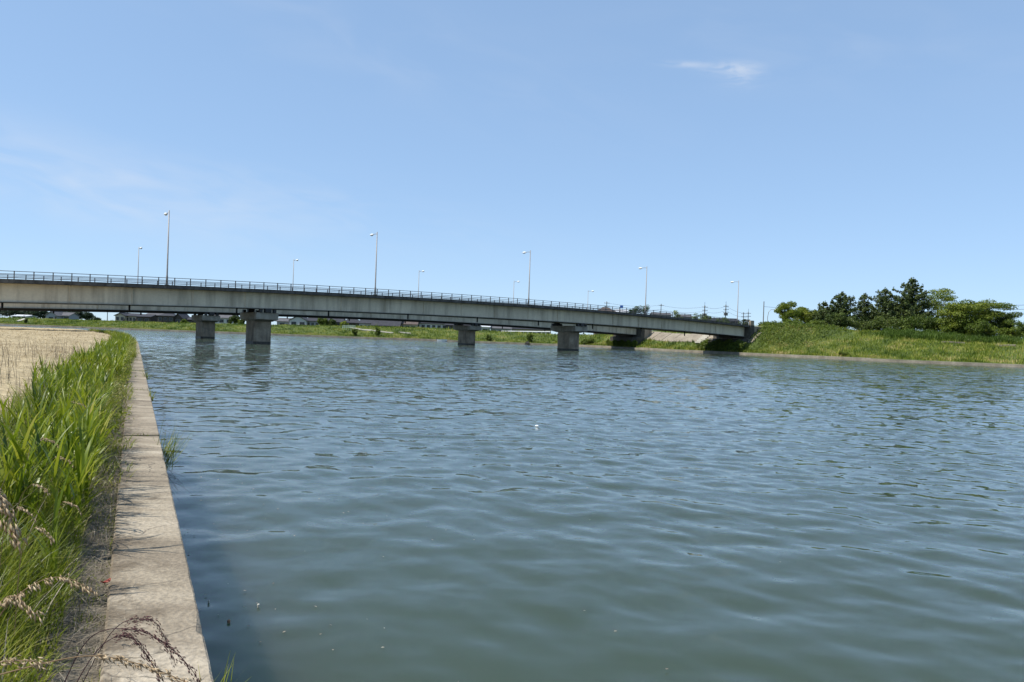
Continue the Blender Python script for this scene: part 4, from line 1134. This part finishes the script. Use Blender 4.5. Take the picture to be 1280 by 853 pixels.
# blue sign behind the deck
p = at(777, 382.0, 318)
root = thing('road_sign', 'blue sign board rising above the roofs beyond the bridge deck', 'sign', (p.x, 318, ground_far(p.x, 318)), 0)
h = p.z - root.location.z
mb = MB(); mb.box(-0.65, 0.65, -0.06, 0.06, h-1.1, h); mb.build('sign_board', m_blue, root, 0.02)
for s in (-1, 1):
    mb = MB(); mb.tube([(s*0.4, 0.12, 0), (s*0.4, 0.12, h-0.2)], 0.06, 6); mb.build('post', m_galv, root)

# ---- white guard rail, green railing, ramp and concrete blocks on the far levee
def levee_pt(px, py, z):
    g = on_z(px, py, z); return g
gr = thing('guard_rail', 'white guard rail on the far levee between the right piers', 'guard rail', (0, 0, 0))
pts = []
for px in np.linspace(627, 688, 12):
    dps = 258 - (px-627)*0.13
    pts.append(Vector((at(px, 414, dps).x, dps, at(px, 413.7 + (px-627)*0.012, dps).z)))
for a_, b_ in zip(pts[:-1], pts[1:]):
    dv = (b_-a_); mb = MB()
    mb.loft([[(c.x, c.y, c.z - 0.28), (c.x, c.y - 0.07, c.z - 0.14), (c.x, c.y, c.z), (c.x, c.y + 0.05, c.z - 0.14)] for c in (a_ + dv*0.01, b_ - dv*0.01)])
    mb.build('rail_panel', m_white, gr)
    gz = ground_far(a_.x, a_.y)
    mb = MB(); mb.tube([(a_.x, a_.y + 0.12, min(gz, a_.z - 0.6)), (a_.x, a_.y + 0.12, a_.z)], 0.07, 6); mb.build('post', m_white, gr)
gf = thing('railing', 'small pale green railing on the bank left of the concrete ramp', 'railing', (0, 0, 0))
pts = [Vector((at(px, 407.5, 258).x, 258, at(px, 406.9 + (px-428)*0.03, 258).z)) for px in np.linspace(428, 444, 7)]
m_green = plain('pale_green_paint', (0.42, 0.52, 0.46), 0.5)
for dz in (0, -0.35, -0.7):
    mb = MB(); mb.tube([p_ + Vector((0, 0, dz)) for p_ in pts], 0.05, 5); mb.build('rail', m_green, gf)
for p_ in pts:
    mb = MB(); mb.tube([(p_.x, p_.y + 0.06, min(p_.z - 1.0, ground_far(p_.x, p_.y))), (p_.x, p_.y + 0.06, p_.z)], 0.05, 5); mb.build('post', m_green, gf)
def bank_slab(name, label, cat, pxs, mat, o_of, w, th=0.35, lift=0.22):
    """a ribbon of concrete laid on the far bank following the columns pxs"""
    root = thing(name, label, cat, (0, 0, 0)); pr_ = None
    lst = []
    for k, px in enumerate(pxs):
        best = None
        for i in range(NB):
            o = o_of(k/(len(pxs)-1)); xy = bank_xy(np.array(float(i)), np.array(o))
            e = abs(640 + 950*xy[0]/xy[1] - px) if xy[1] > 50 else 1e9
            if best is None or e < best[0]: best = (e, i, o)
        lst.append(best)
    for (e0, i0, o0), (e1, i1, o1) in zip(lst[:-1], lst[1:]):
        mb = MB(); rings = []
        for i_, o_ in ((i0, o0), (i1, o1)):
            a_ = bank_xy(np.array(float(i_)), np.array(o_)); b_ = bank_xy(np.array(float(i_)), np.array(o_ + w))
            za = float(bank_z(np.array(float(i_)), np.array(o_))) + lift; zb_ = float(bank_z(np.array(float(i_)), np.array(o_ + w))) + lift*0.6
            rings.append([(a_[0], a_[1], za - th), (a_[0], a_[1], za), (b_[0], b_[1], zb_), (b_[0], b_[1], zb_ - th)])
        mb.loft(rings); mb.build('slab', mat, root)
bank_slab('concrete_ramp', 'pale concrete ramp slanting down the far bank right of the green railing', 'ramp', np.linspace(437, 488, 7), m_pale, lambda f: 13.5 - 6*f, 1.0, lift=0.50)
bank_slab('concrete_apron', 'short pale concrete strip on the bank right of the ramp', 'ramp', np.linspace(500, 512, 3), m_pale, lambda f: 9.0 - f, 0.9, lift=0.45)
bank_slab('concrete_steps', 'pale concrete steps on the far bank under the left end of the bridge', 'steps', np.linspace(20, 29, 4), m_pale, lambda f: 6 + 7*f, 1.6, lift=0.4)
bank_slab('concrete_path', 'short pale concrete path end in the grass under the spreading trees', 'path', np.linspace(1181, 1202, 4), m_slope, lambda f: 23.0 + f, 1.0, lift=0.42)
bank_slab('concrete_path', 'pale concrete path end in the grass at the far right', 'path', np.linspace(1243, 1268, 4), m_slope, lambda f: 22.0 + f, 1.0, lift=0.42)
# small boat drawn up at the far waterline and a dark mooring block
g = on_z(543, 427, 0.0); i, _ = nearest_bank(g.x, g.y); xy = bank_xy(np.array(float(i)), np.array(-0.9))
bt = thing('rowing_boat', 'small white boat moored at the far waterline left of the far right pier', 'boat', (xy[0], xy[1], 0.0), R(-12))
mb = MB()
rings = []
for f, w, zb in ((0, 0.45, 0.0), (0.15, 0.55, -.05), (0.5, 0.62, -.08), (0.8, 0.45, -.02), (1.0, 0.06, 0.2)):
    x = -1.5 + 3.2*f; rings.append([(x, -w, 0.55 + 0.12*f), (x, -w*0.7, zb), (x, w*0.7, zb), (x, w, 0.55 + 0.12*f)])
mb.loft(rings); mb.build('hull', m_white, bt)
for x in (-0.7, 0.3):
    mb = MB(); mb.box(x-0.12, x+0.12, -0.5, 0.5, 0.60, 0.66); mb.build('thwart', m_bark, bt)
mb = MB(); mb.box(-1.75, -1.5, -0.12, 0.12, 0.1, 0.95); mb.build('outboard_motor', m_dark, bt)
g = on_z(652, 431, 0.0); i, _ = nearest_bank(g.x, g.y); xy = bank_xy(np.array(float(i)), np.array(-0.7))
mb = MB(); mb.loft([[(xy[0]+x*s, xy[1]+y*s, z) for x, y in ((-.7, -.4), (.6, -.5), (.75, .3), (-.5, .45))] for z, s in ((-0.8, 1), (0.5, 0.95), (0.95, 0.6))])
tagit(mb.build('mooring_block', m_wet), 'dark block standing at the waterline left of the near right pier', 'block')

# ================================================================== NEAR BANK GRASS
rng = np.random.default_rng(301)
def strip_pts(n, s0, s1, n0, n1, spow=1.0):
    s = s0 + (s1 - s0)*rng.random(n)**spow
    q_ = -(n0 + (n1 - n0)*rng.random(n))
    xy = q_xy(s, q_)
    return s, q_, np.column_stack([xy, near_z(s, q_)])
parts = []
def add_grass(n, s0, s1, n0, n1, h0, h1, w0, w1, nseg, tint0, td, lean=(0.05, 0.5), curl=(0.2, 1.5), spow=1.0, clump=1.2, thr=None, bias=0.0):
    s, q_, P = strip_pts(n, s0, s1, n0, n1, spow)
    c = wob(P[:, 0]*clump, P[:, 1]*clump, 1.0, 7.0)
    if thr is not None:
        ok = c > thr; s, q_, P, c = s[ok], q_[ok], P[ok], c[ok]
    m = len(P)
    edge = np.where(s > 36, 1.0, np.clip((-q_ - 0.42)/0.5, 0.35, 1))
    h = rng.uniform(h0, h1, m)*np.clip(0.8 + 0.5*c + 0.35*wob(P[:, 0]*0.6, P[:, 1]*0.6, 1.0, 9.0), 0.3, 1.5)*edge
    head = rng.uniform(0, 6.283, m)
    if bias: head = np.where(rng.random(m) < bias, math.atan2(QN[1], QN[0]) + rng.normal(size=m)*0.9, head)
    t = np.clip(tint0 + rng.normal(size=m)*td + 0.16*wob(P[:, 0]*1.8, P[:, 1]*1.8, 1.0, 11.0), 0, 1)
    return blades(P, head, h, rng.uniform(w0, w1, m), rng.uniform(*lean, m), rng.uniform(*curl, m), nseg, t)
# soft fine grass close by, coarser further along the strip
parts.append(add_grass(17000, 1.5, 7.0, 0.62, 2.4, 0.28, 0.62, 0.004, 0.010, 4, 0.50, 0.15, bias=0.25))
parts.append(add_grass(15000, 6.5, 16, 0.62, 1.8, 0.24, 0.55, 0.006, 0.014, 3, 0.46, 0.24, bias=0.3))
parts.append(add_grass(15000, 15, 45, 0.55, 1.6, 0.20, 0.52, 0.010, 0.022, 3, 0.48, 0.25, spow=1.3, bias=0.2))
parts.append(add_grass(5000, 8, 60, 0.34, 0.7, 0.25, 0.65, 0.008, 0.018, 3, 0.48, 0.2, (0.1, 0.7), (0.2, 1.2), bias=0.6, clump=0.9, thr=-0.25))
parts.append(add_grass(2200, 36, 120, 0.20, 0.6, 0.35, 0.75, 0.012, 0.03, 3, 0.48, 0.2, (0.05, 0.4), (0.1, 0.8), clump=0.3))
parts.append(add_grass(9000, 42, 135, 0.3, 1.7, 0.25, 0.65, 0.02, 0.05, 2, 0.48, 0.17, spow=1.2))
parts.append(add_grass(1500, 11, 60, 2.0, 11, 0.10, 0.28, 0.012, 0.03, 3, 0.6, 0.2, (0.1, 0.9), (0.2, 1.0), clump=0.45, thr=0.5))
V, Q, T = join_np(parts)
tagit(link('verge_grass', np_mesh('verge_grass', V, Q, T), m_grass), 'bright green grass verge beside the quay coping', 'grass', kind='stuff')
# low tufts creeping along the inner edge of the coping
parts = [add_grass(3600, 1.8, 12, 0.40, 0.60, 0.06, 0.20, 0.003, 0.007, 3, 0.5, 0.25, (0.1, 0.9), (0.1, 0.9), clump=5.0, thr=-0.05),
         add_grass(4600, 1.8, 14, 0.36, 0.62, 0.03, 0.13, 0.003, 0.008, 3, 0.45, 0.25, (0.2, 1.1), (0.1, 0.9), clump=3.0, thr=-0.15),
         add_grass(4200, 9, 50, 0.32, 0.62, 0.06, 0.22, 0.006, 0.014, 2, 0.45, 0.2, (0.2, 1.0), (0.1, 0.9), clump=2.0, thr=-0.2)]
V, Q, T = join_np(parts)
tagit(link('creeping_tuft', np_mesh('creeping_tuft', V, Q, T), m_grass), 'small weeds creeping over the inner edge of the coping', 'weeds', kind='stuff')
# broad leaved reeds standing in the verge
def reed_plants(n, s0, s1, n0, n1, h0, h1, leafl, leafw, thr, clump, spow=1.0):
    s, q_, P = strip_pts(n, s0, s1, n0, n1, spow)
    c = wob(P[:, 0]*clump, P[:, 1]*clump, 1.0, 2.0); ok = c > thr
    P, c = P[ok], c[ok]; m = len(P)
    h = rng.uniform(h0, h1, m)*np.clip(0.8 + 0.35*c, 0.4, 1.3)
    out = []
    head = rng.uniform(0, 6.283, m); ln = rng.uniform(0.02, 0.22, m)
    tn = np.clip(rng.normal(0.48, 0.12, m), 0, 1)
    out.append(blades(P, head, h, np.full(m, 0.009), ln, ln*0.4, 3, tn, 0.5))
    for k in range(9):
        f = 0.22 + 0.78*k/8
        d = np.stack([np.cos(head), np.sin(head), np.zeros(m)], 1)
        B = P + (d*np.sin(ln)[:, None]*1.1 + np.array([0, 0, 1.0])*np.cos(ln)[:, None])*(h*f*0.95)[:, None]
        hd = head*0 + rng.uniform(0, 6.283, m)
        ll = leafl*rng.uniform(0.6, 1.15, m)*(0.75 + 0.4*math.sin(f*2.6))
        out.append(blades(B, hd, ll, leafw*rng.uniform(0.7, 1.2, m), rng.uniform(0.25, 0.7, m)*(1.15 - 0.6*f), rng.uniform(0.2, 0.95, m), 4, np.clip(tn + rng.normal(size=m)*0.16, 0, 1), 0.02))
    return join_np(out)
parts = [reed_plants(560, 4.6, 10.5, 0.64, 2.15, 0.36, 0.86, 0.33, 0.027, -0.2, 1.3),
         reed_plants(600, 9.5, 26, 0.70, 1.8, 0.28, 0.66, 0.28, 0.027, -0.05, 1.0),
         reed_plants(600, 22, 70, 0.6, 1.5, 0.3, 0.75, 0.36, 0.035, -0.1, 0.5, 1.3)]
V, Q, T = join_np(parts)
tagit(link('verge_reed', np_mesh('verge_reed', V, Q, T), m_nreed), 'leafy green reeds standing in the verge beside the coping', 'reeds', kind='stuff')
# small leaved weeds, yellowish, along the inner side of the coping further on
s, q_, P = strip_pts(900, 7.5, 48, 0.45, 1.35, 1.3)
c = wob(P[:, 0]*1.4, P[:, 1]*1.4, 1.0, 4.0); P = P[c > -0.1]
parts = []
for p_ in P:
    k = int(rng.integers(26, 60)); hh = rng.uniform(0.18, 0.55)
    f = rng.random(k)
    L0 = p_ + np.column_stack([rng.normal(0, .05, k)*(0.5 + f), rng.normal(0, .05, k)*(0.5 + f), f*hh])
    dist = max(1.0, p_[1]/12)
    parts.append(leaves(L0, rng.normal(size=(k, 3))*0.6 + np.array([0, 0, .5]), rng.uniform(.022, .055, k)*dist**0.5, np.clip(rng.normal(rng.uniform(.35, .75), .15, k), 0, 1), 0.5))
V, Q, T = join_np(parts)
tagit(link('leafy_weed', np_mesh('leafy_weed', V, Q, T), m_grass), 'small leaved yellowish weeds between the coping and the reeds', 'weeds', kind='stuff')
# moss and grass in the coping joints
parts = []
for j in js[3:8]:
    n = 60; q_ = -rng.uniform(0.02, QW, n); s = j + rng.normal(0, .015, n)
    P = np.column_stack([q_xy(s, q_), np.full(n, QTOP - 0.02)])
    parts.append(blades(P, rng.uniform(0, 6.283, n), rng.uniform(.02, .06, n)*(1 + j/30), rng.uniform(.003, .007, n)*(1 + j/20), rng.uniform(.1, 1.1, n), rng.uniform(0, .8, n), 2, np.clip(rng.normal(.35, .2, n), 0, 1)))
V, Q, T = join_np(parts)
tagit(link('joint_moss', np_mesh('joint_moss', V, Q, T), m_grass), 'moss and short grass in the joints of the coping', 'moss', kind='stuff')
# dead grass and litter on the soil beside the coping
def litter(n, s0, s1, n0, n1, l0, l1, w0, w1, spow=1.0):
    s, q_, P = strip_pts(n, s0, s1, n0, n1, spow)
    P[:, 2] = np.where(q_ > -QW - 0.02, QTOP + 0.012, P[:, 2]) + 0.004 + rng.random(n)*0.035*np.where(q_ > -QW, 0.2, 1)
    return blades(P, rng.uniform(0, 6.283, n), rng.uniform(l0, l1, n), rng.uniform(w0, w1, n), rng.uniform(1.15, 1.6, n), rng.uniform(-0.2, 0.3, n), 2, np.clip(rng.normal(0.5, 0.25, n), 0, 1))
parts = [litter(900, 1.8, 12, 0.30, 0.5, 0.02, 0.12, 0.0015, 0.004), litter(11000, 1.8, 9, 0.44, 1.5, 0.05, 0.28, 0.002, 0.005), litter(9000, 8, 24, 0.44, 1.6, 0.08, 0.35, 0.004, 0.009)]
parts.append(add_grass(1500, 6, 22, 0.42, 0.9, 0.2, 0.5, 0.004, 0.008, 4, 0.55, 0.25, (0.1, 0.9), (0.4, 1.4), bias=0.4))
parts.append(add_grass(1300, 3.5, 34, 0.65, 1.9, 0.35, 0.85, 0.004, 0.009, 4, 0.7, 0.2, (0.05, 0.7), (0.2, 1.6), spow=1.3))
parts.append(add_grass(700, 10, 60, 2.0, 12, 0.08, 0.25, 0.012, 0.03, 3, 0.2, 0.15, (0.1, 0.9), (0.2, 1.0), clump=0.7, thr=0.25))
parts.append(add_grass(900, 2, 9, 0.5, 1.4, 0.15, 0.40, 0.002, 0.005, 4, 0.6, 0.2, (0.1, 0.9), (0.4, 1.6)))
V, Q, T = join_np(parts)
tagit(link('dead_grass_litter', np_mesh('dead_grass_litter', V, Q, T), m_litter), 'dead dry grass lying on the soil along the coping', 'dead grass', kind='stuff')
# cut straw over the dry field
parts = [litter(24000, 8, 45, 2.0, 14, 0.06, 0.30, 0.008, 0.02, 1.2), litter(16000, 30, 120, 1.5, 40, 0.15, 0.5, 0.025, 0.06)]
s, q_, P = strip_pts(9000, 8, 90, 2.0, 26, 1.2)
parts.append(blades(P, rng.uniform(0, 6.283, len(P)), rng.uniform(0.06, 0.22, len(P)), rng.uniform(0.008, 0.025, len(P)), rng.uniform(0.1, 0.8, len(P)), rng.uniform(0, 0.8, len(P)), 2, np.clip(rng.normal(0.6, .25, len(P)), 0, 1)))
V, Q, T = join_np(parts)
tagit(link('field_straw', np_mesh('field_straw', V, Q, T), m_straw), 'cut straw and stubble covering the dry tan field', 'straw', kind='stuff')
# thin dead stems sticking up between field and verge
s, q_, P = strip_pts(420, 14, 40, 1.8, 5.5)
V, Q, T = blades(P, rng.uniform(0, 6.283, len(P)), rng.uniform(0.3, 0.75, len(P)), rng.uniform(0.006, 0.012, len(P)), rng.uniform(0.0, 0.35, len(P)), rng.uniform(-.1, 0.4, len(P)), 3, np.clip(rng.normal(0.15, .15, len(P)), 0, 1))
tagit(link('dead_stem', np_mesh('dead_stem', V, Q, T), m_litter), 'thin brown dead stems standing at the edge of the field', 'dead stems', kind='stuff')

# ---- single plants in front
def seed_stalk(label, pts, head_from, mat, stem_r=0.0016, spk=0.022, nsp=46, droop=0.6, stem_mat=None, seed=0, fat=0.11, spread=0.30):
    """a grass stalk through pts (world); spikelets hang along the last part of it"""
    global rng
    rng = np.random.default_rng(500 + seed)
    P0 = np.array([p[:] for p in pts], float)
    Pc = catmull(np.concatenate([[2*P0[0]-P0[1]], P0, [2*P0[-1]-P0[-2]]]), 0.003)
    base = Vector(P0[0])
    root = thing('grass_stalk', label, 'grass stalk', base, 0, 'seed bearing grass stalks in the foreground')
    sub = Pc[::max(1, len(Pc)//22)]
    mb = MB(); mb.tube([tuple(p - P0[0]) for p in sub], list(np.linspace(stem_r, stem_r*0.5, len(sub))), 5); mb.build('stem', stem_mat or mat, root)
    k0 = int(len(Pc)*head_from)
    k = rng.integers(k0, len(Pc) - 1, nsp)
    tan = unit(Pc[np.minimum(k+1, len(Pc)-1)] - Pc[np.maximum(k-1, 0)])
    q = Pc[k] - P0[0] + rng.normal(size=(nsp, 3))*0.0035
    d = unit(tan*0.9 + rng.normal(size=(nsp, 3))*spread + np.array([0, 0, -droop]))
    sd = unit(np.cross(d, rng.normal(size=(nsp, 3)))); up_ = np.cross(sd, d)
    L_ = spk*rng.uniform(0.6, 1.25, nsp)[:, None]; W_ = L_*fat
    V = np.stack([q, q + d*L_*0.45 + sd*W_, q + d*L_*0.45 + up_*W_, q + d*L_*0.45 - sd*W_, q + d*L_*0.45 - up_*W_, q + d*L_], 1).reshape(-1, 3)
    b_ = np.arange(nsp)[:, None]*6
    F_ = np.concatenate([b_ + np.array([f]) for f in ((0, 1, 2), (0, 2, 3), (0, 3, 4), (0, 4, 1), (5, 2, 1), (5, 3, 2), (5, 4, 3), (5, 1, 4))])
    T = np.repeat(np.clip(rng.normal(0.55, 0.22, nsp), 0, 1), 6)
    link('seed_head', np_mesh('seed_head', V, F_, T), mat, root)
def gz(px, py): return on_z(px, py, 0.93)
def stalk(label, scr, **kw):
    seed_stalk(label, [at(*p) for p in scr], **kw)
stalk('thick pale seed head hanging at the left picture edge', [(-60, 900, 1.0), (-62, 720, 0.95), (-30, 630, 0.92), (0, 622, 0.90), (16, 655, 0.90), (29, 692, 0.90)], head_from=0.62, mat=m_seed, spk=0.012, nsp=220, seed=1, stem_r=0.0014)
stalk('arching pale seed head over the litter, left of the coping', [(-40, 860, 1.7), (0, 770, 1.65), (40, 732, 1.6), (80, 722, 1.6), (122, 742, 1.6)], head_from=0.42, mat=m_seed, spk=0.016, nsp=80, seed=2, droop=1.1)
stalk('short pale seed head drooping below the arching one', [(-40, 820, 1.7), (-5, 760, 1.66), (18, 745, 1.62), (40, 765, 1.6), (50, 768, 1.6)], head_from=0.45, mat=m_seed, spk=0.018, nsp=60, seed=3, droop=1.0)
stalk('long pale seed head lying across the bottom edge of the picture', [(-60, 862, 1.35), (20, 838, 1.35), (110, 820, 1.35), (180, 832, 1.35), (240, 856, 1.35)], head_from=0.60, mat=m_seed, spk=0.014, nsp=110, seed=4, droop=0.5)
stalk('pale seed head at the bottom left corner', [(-60, 870, 1.3), (-10, 832, 1.3), (25, 826, 1.3), (60, 830, 1.3)], head_from=0.35, mat=m_seed, spk=0.012, nsp=70, seed=5, droop=0.6)
stalk('purple grass stalk arching right over the coping, longest of three', [(60, 900, 1.6), (110, 800, 1.62), (170, 788, 1.6), (215, 812, 1.6), (240, 838, 1.6), (254, 862, 1.6)], head_from=0.45, mat=m_purple, spread=0.10, fat=0.13, spk=0.0085, nsp=260, seed=6, droop=0.1, stem_r=0.0012)
stalk('purple grass stalk bending down at the bottom of the coping', [(70, 900, 1.55), (120, 815, 1.58), (158, 795, 1.58), (185, 822, 1.58), (206, 858, 1.58)], head_from=0.5, mat=m_purple, spread=0.10, fat=0.13, spk=0.0085, nsp=220, seed=7, droop=0.1, stem_r=0.0012)
stalk('thin purple grass stalk crossing the longest purple one', [(80, 900, 1.65), (140, 790, 1.66), (186, 775, 1.65), (205, 795, 1.65), (222, 838, 1.65)], head_from=0.5, mat=m_purple, spread=0.10, fat=0.13, spk=0.008, nsp=180, seed=8, droop=0.1, stem_r=0.0011)
for k, (px, py, dp, lab) in enumerate(((60, 552, 5.2, 'pale seed head in the verge beside the widest reeds'), (78, 575, 5.0, 'pale drooping seed head just below its neighbour in the verge'), (30, 640, 3.4, 'pale seed head in the soft grass at mid left'),
        (88, 632, 4.2, 'pale seed head bent towards the coping above the litter'), (48, 610, 4.2, 'pale seed head left of the litter patch'), (95, 505, 7.5, 'white seed head among the upper reeds'), (52, 665, 3.2, 'pale seed head low in the soft grass left of the litter'))):
    stalk(lab, [(px - 34, py + 190/dp*2.2, dp), (px - 26, py + 50/dp*2, dp), (px - 10, py - 12/dp, dp), (px + 6, py, dp), (px + 14, py + 40/dp, dp)], head_from=0.5, mat=m_seed, spk=0.022, nsp=44, seed=20 + k, droop=0.7)
# weed growing out of the quay face over the water
rng = np.random.default_rng(640)
s0 = 10.6
xyq = q_xy(np.array(s0), np.array(0.0))
root = thing('quay_weed', 'tuft of weed growing out of the quay face over the water', 'weed', (xyq[0], xyq[1], 0.62))
n = 120
P = np.column_stack([rng.normal(0, .10, n)*QD[0], rng.normal(0, .10, n)*QD[1], rng.uniform(-0.12, 0.12, n)])
t = rng.normal(size=n)
V, Q, T = blades(P, math.atan2(QN[1], QN[0]) + rng.normal(size=n)*0.7, rng.uniform(0.2, 0.62, n), rng.uniform(0.005, 0.011, n), rng.uniform(0.15, 0.9, n), rng.uniform(-0.3, 0.6, n), 4, np.clip(0.42 + t*0.15, 0, 1))
link('leaf_blade', np_mesh('leaf_blade', V, Q, T), m_grass, root)
n = 90
P = np.column_stack([rng.normal(0, .08, n)*QD[0], rng.normal(0, .08, n)*QD[1], rng.uniform(-0.2, 0.0, n)])
V, Q, T = blades(P, math.atan2(QN[1], QN[0]) + rng.normal(size=n)*0.6, rng.uniform(0.2, 0.5, n), rng.uniform(0.004, 0.008, n), rng.uniform(1.4, 2.3, n), rng.uniform(0.2, 0.9, n), 4, np.clip(rng.normal(0.12, .12, n), 0, 1))
link('dead_blade', np_mesh('dead_blade', V, Q, T), m_litter, root)
for s_, q0, lab in ((3.55, 0.0, 'tiny green tuft at the water side edge of the nearest coping block'), (17.5, 0.0, 'small tuft on the water side of the second coping joint'), (24.0, 0.02, 'thin twig like weed beyond the second coping joint')):
    xyq = q_xy(np.array(s_), np.array(q0))
    n = 26; P = rng.normal(size=(n, 3))*np.array([.03, .03, .0])
    V, Q, T = blades(P, rng.uniform(0, 6.283, n), rng.uniform(0.08, 0.2, n)*(1 + s_/18), rng.uniform(0.003, 0.006, n)*(1 + s_/12), rng.uniform(0.1, 0.8, n), rng.uniform(0, 0.9, n), 3, np.clip(rng.normal(.45, .2, n), 0, 1))
    o_ = link('edge_weed', np_mesh('edge_weed', V, Q, T), m_grass); o_.location = (xyq[0], xyq[1], 0.80); tagit(o_, lab, 'weed', 'weeds on the coping edge')
# a curled red dead leaf on the coping
p = on_z(132, 729, 0.925)
mb = MB(); mb.loft([[(p.x + a_*0.012 + w, p.y + a_*0.03, p.z + 0.02*abs(a_)), (p.x + a_*0.012, p.y + a_*0.03, p.z - 0.006 + 0.02*abs(a_)), (p.x + a_*0.012 - w, p.y + a_*0.03, p.z + 0.02*abs(a_)), (p.x + a_*0.012, p.y + a_*0.03, p.z - 0.003 + 0.02*abs(a_))] for a_, w in ((-1, .004), (-.4, .016), (.3, .018), (1, .003))])
tagit(mb.build('dead_leaf', plain('red_leaf', (0.33, 0.05, 0.03), 0.6)), 'small curled red leaf at the inner edge of the coping', 'leaf')

# ---- flecks floating on the water
rng = np.random.default_rng(900)
n = 150
d_ = rng.uniform(3.6, 22, n)**1.0
xx = rng.uniform(0.15, 7, n)**1.2*0.6
s_ = rng.uniform(3.0, 18, n); o_ = 0.15 + rng.exponential(1.6, n)
xy = q_xy(s_, o_)
V = []; Q = []; T = []
parts = []
P = np.column_stack([xy, np.full(n, 0.012)])
parts.append(leaves(P, np.tile([0, 0, 1.0], (n, 1)) + rng.normal(size=(n, 3))*0.12, rng.uniform(0.010, 0.038, n), np.clip(rng.normal(.7, .25, n), 0, 1), 0.7))
V, Q, T = join_np(parts)
tagit(link('floating_fleck', np_mesh('floating_fleck', V, Q, T), m_litter), 'pale flecks and plant bits floating on the water by the quay', 'debris', kind='stuff')
for px, py, c_, r_, lab in ((286, 777, m_leaflit, 0.011, 'brown leaf floating beside the near end of the quay'), (323, 757, m_foam, 0.009, 'pale flake floating right of the brown leaf'), (261, 752, m_foam, 0.007, 'pale flake floating close to the coping'),
                      (671, 533, m_white, 0.05, 'white speck floating alone in mid river')):
    g = on_z(px, py, 0.01)
    mb = MB(); mb.loft([[(g.x + r_*s*math.cos(a_*0.7854)*(1+.3*(a_ % 2)), g.y + r_*s*math.sin(a_*0.7854)*1.4, z) for a_ in range(8)] for z, s in ((-0.01, .8), (0.02, 1), (0.02 + r_*0.4, .5))])
    tagit(mb.build('floating_flake', c_), lab, 'debris', 'single flakes on the water')
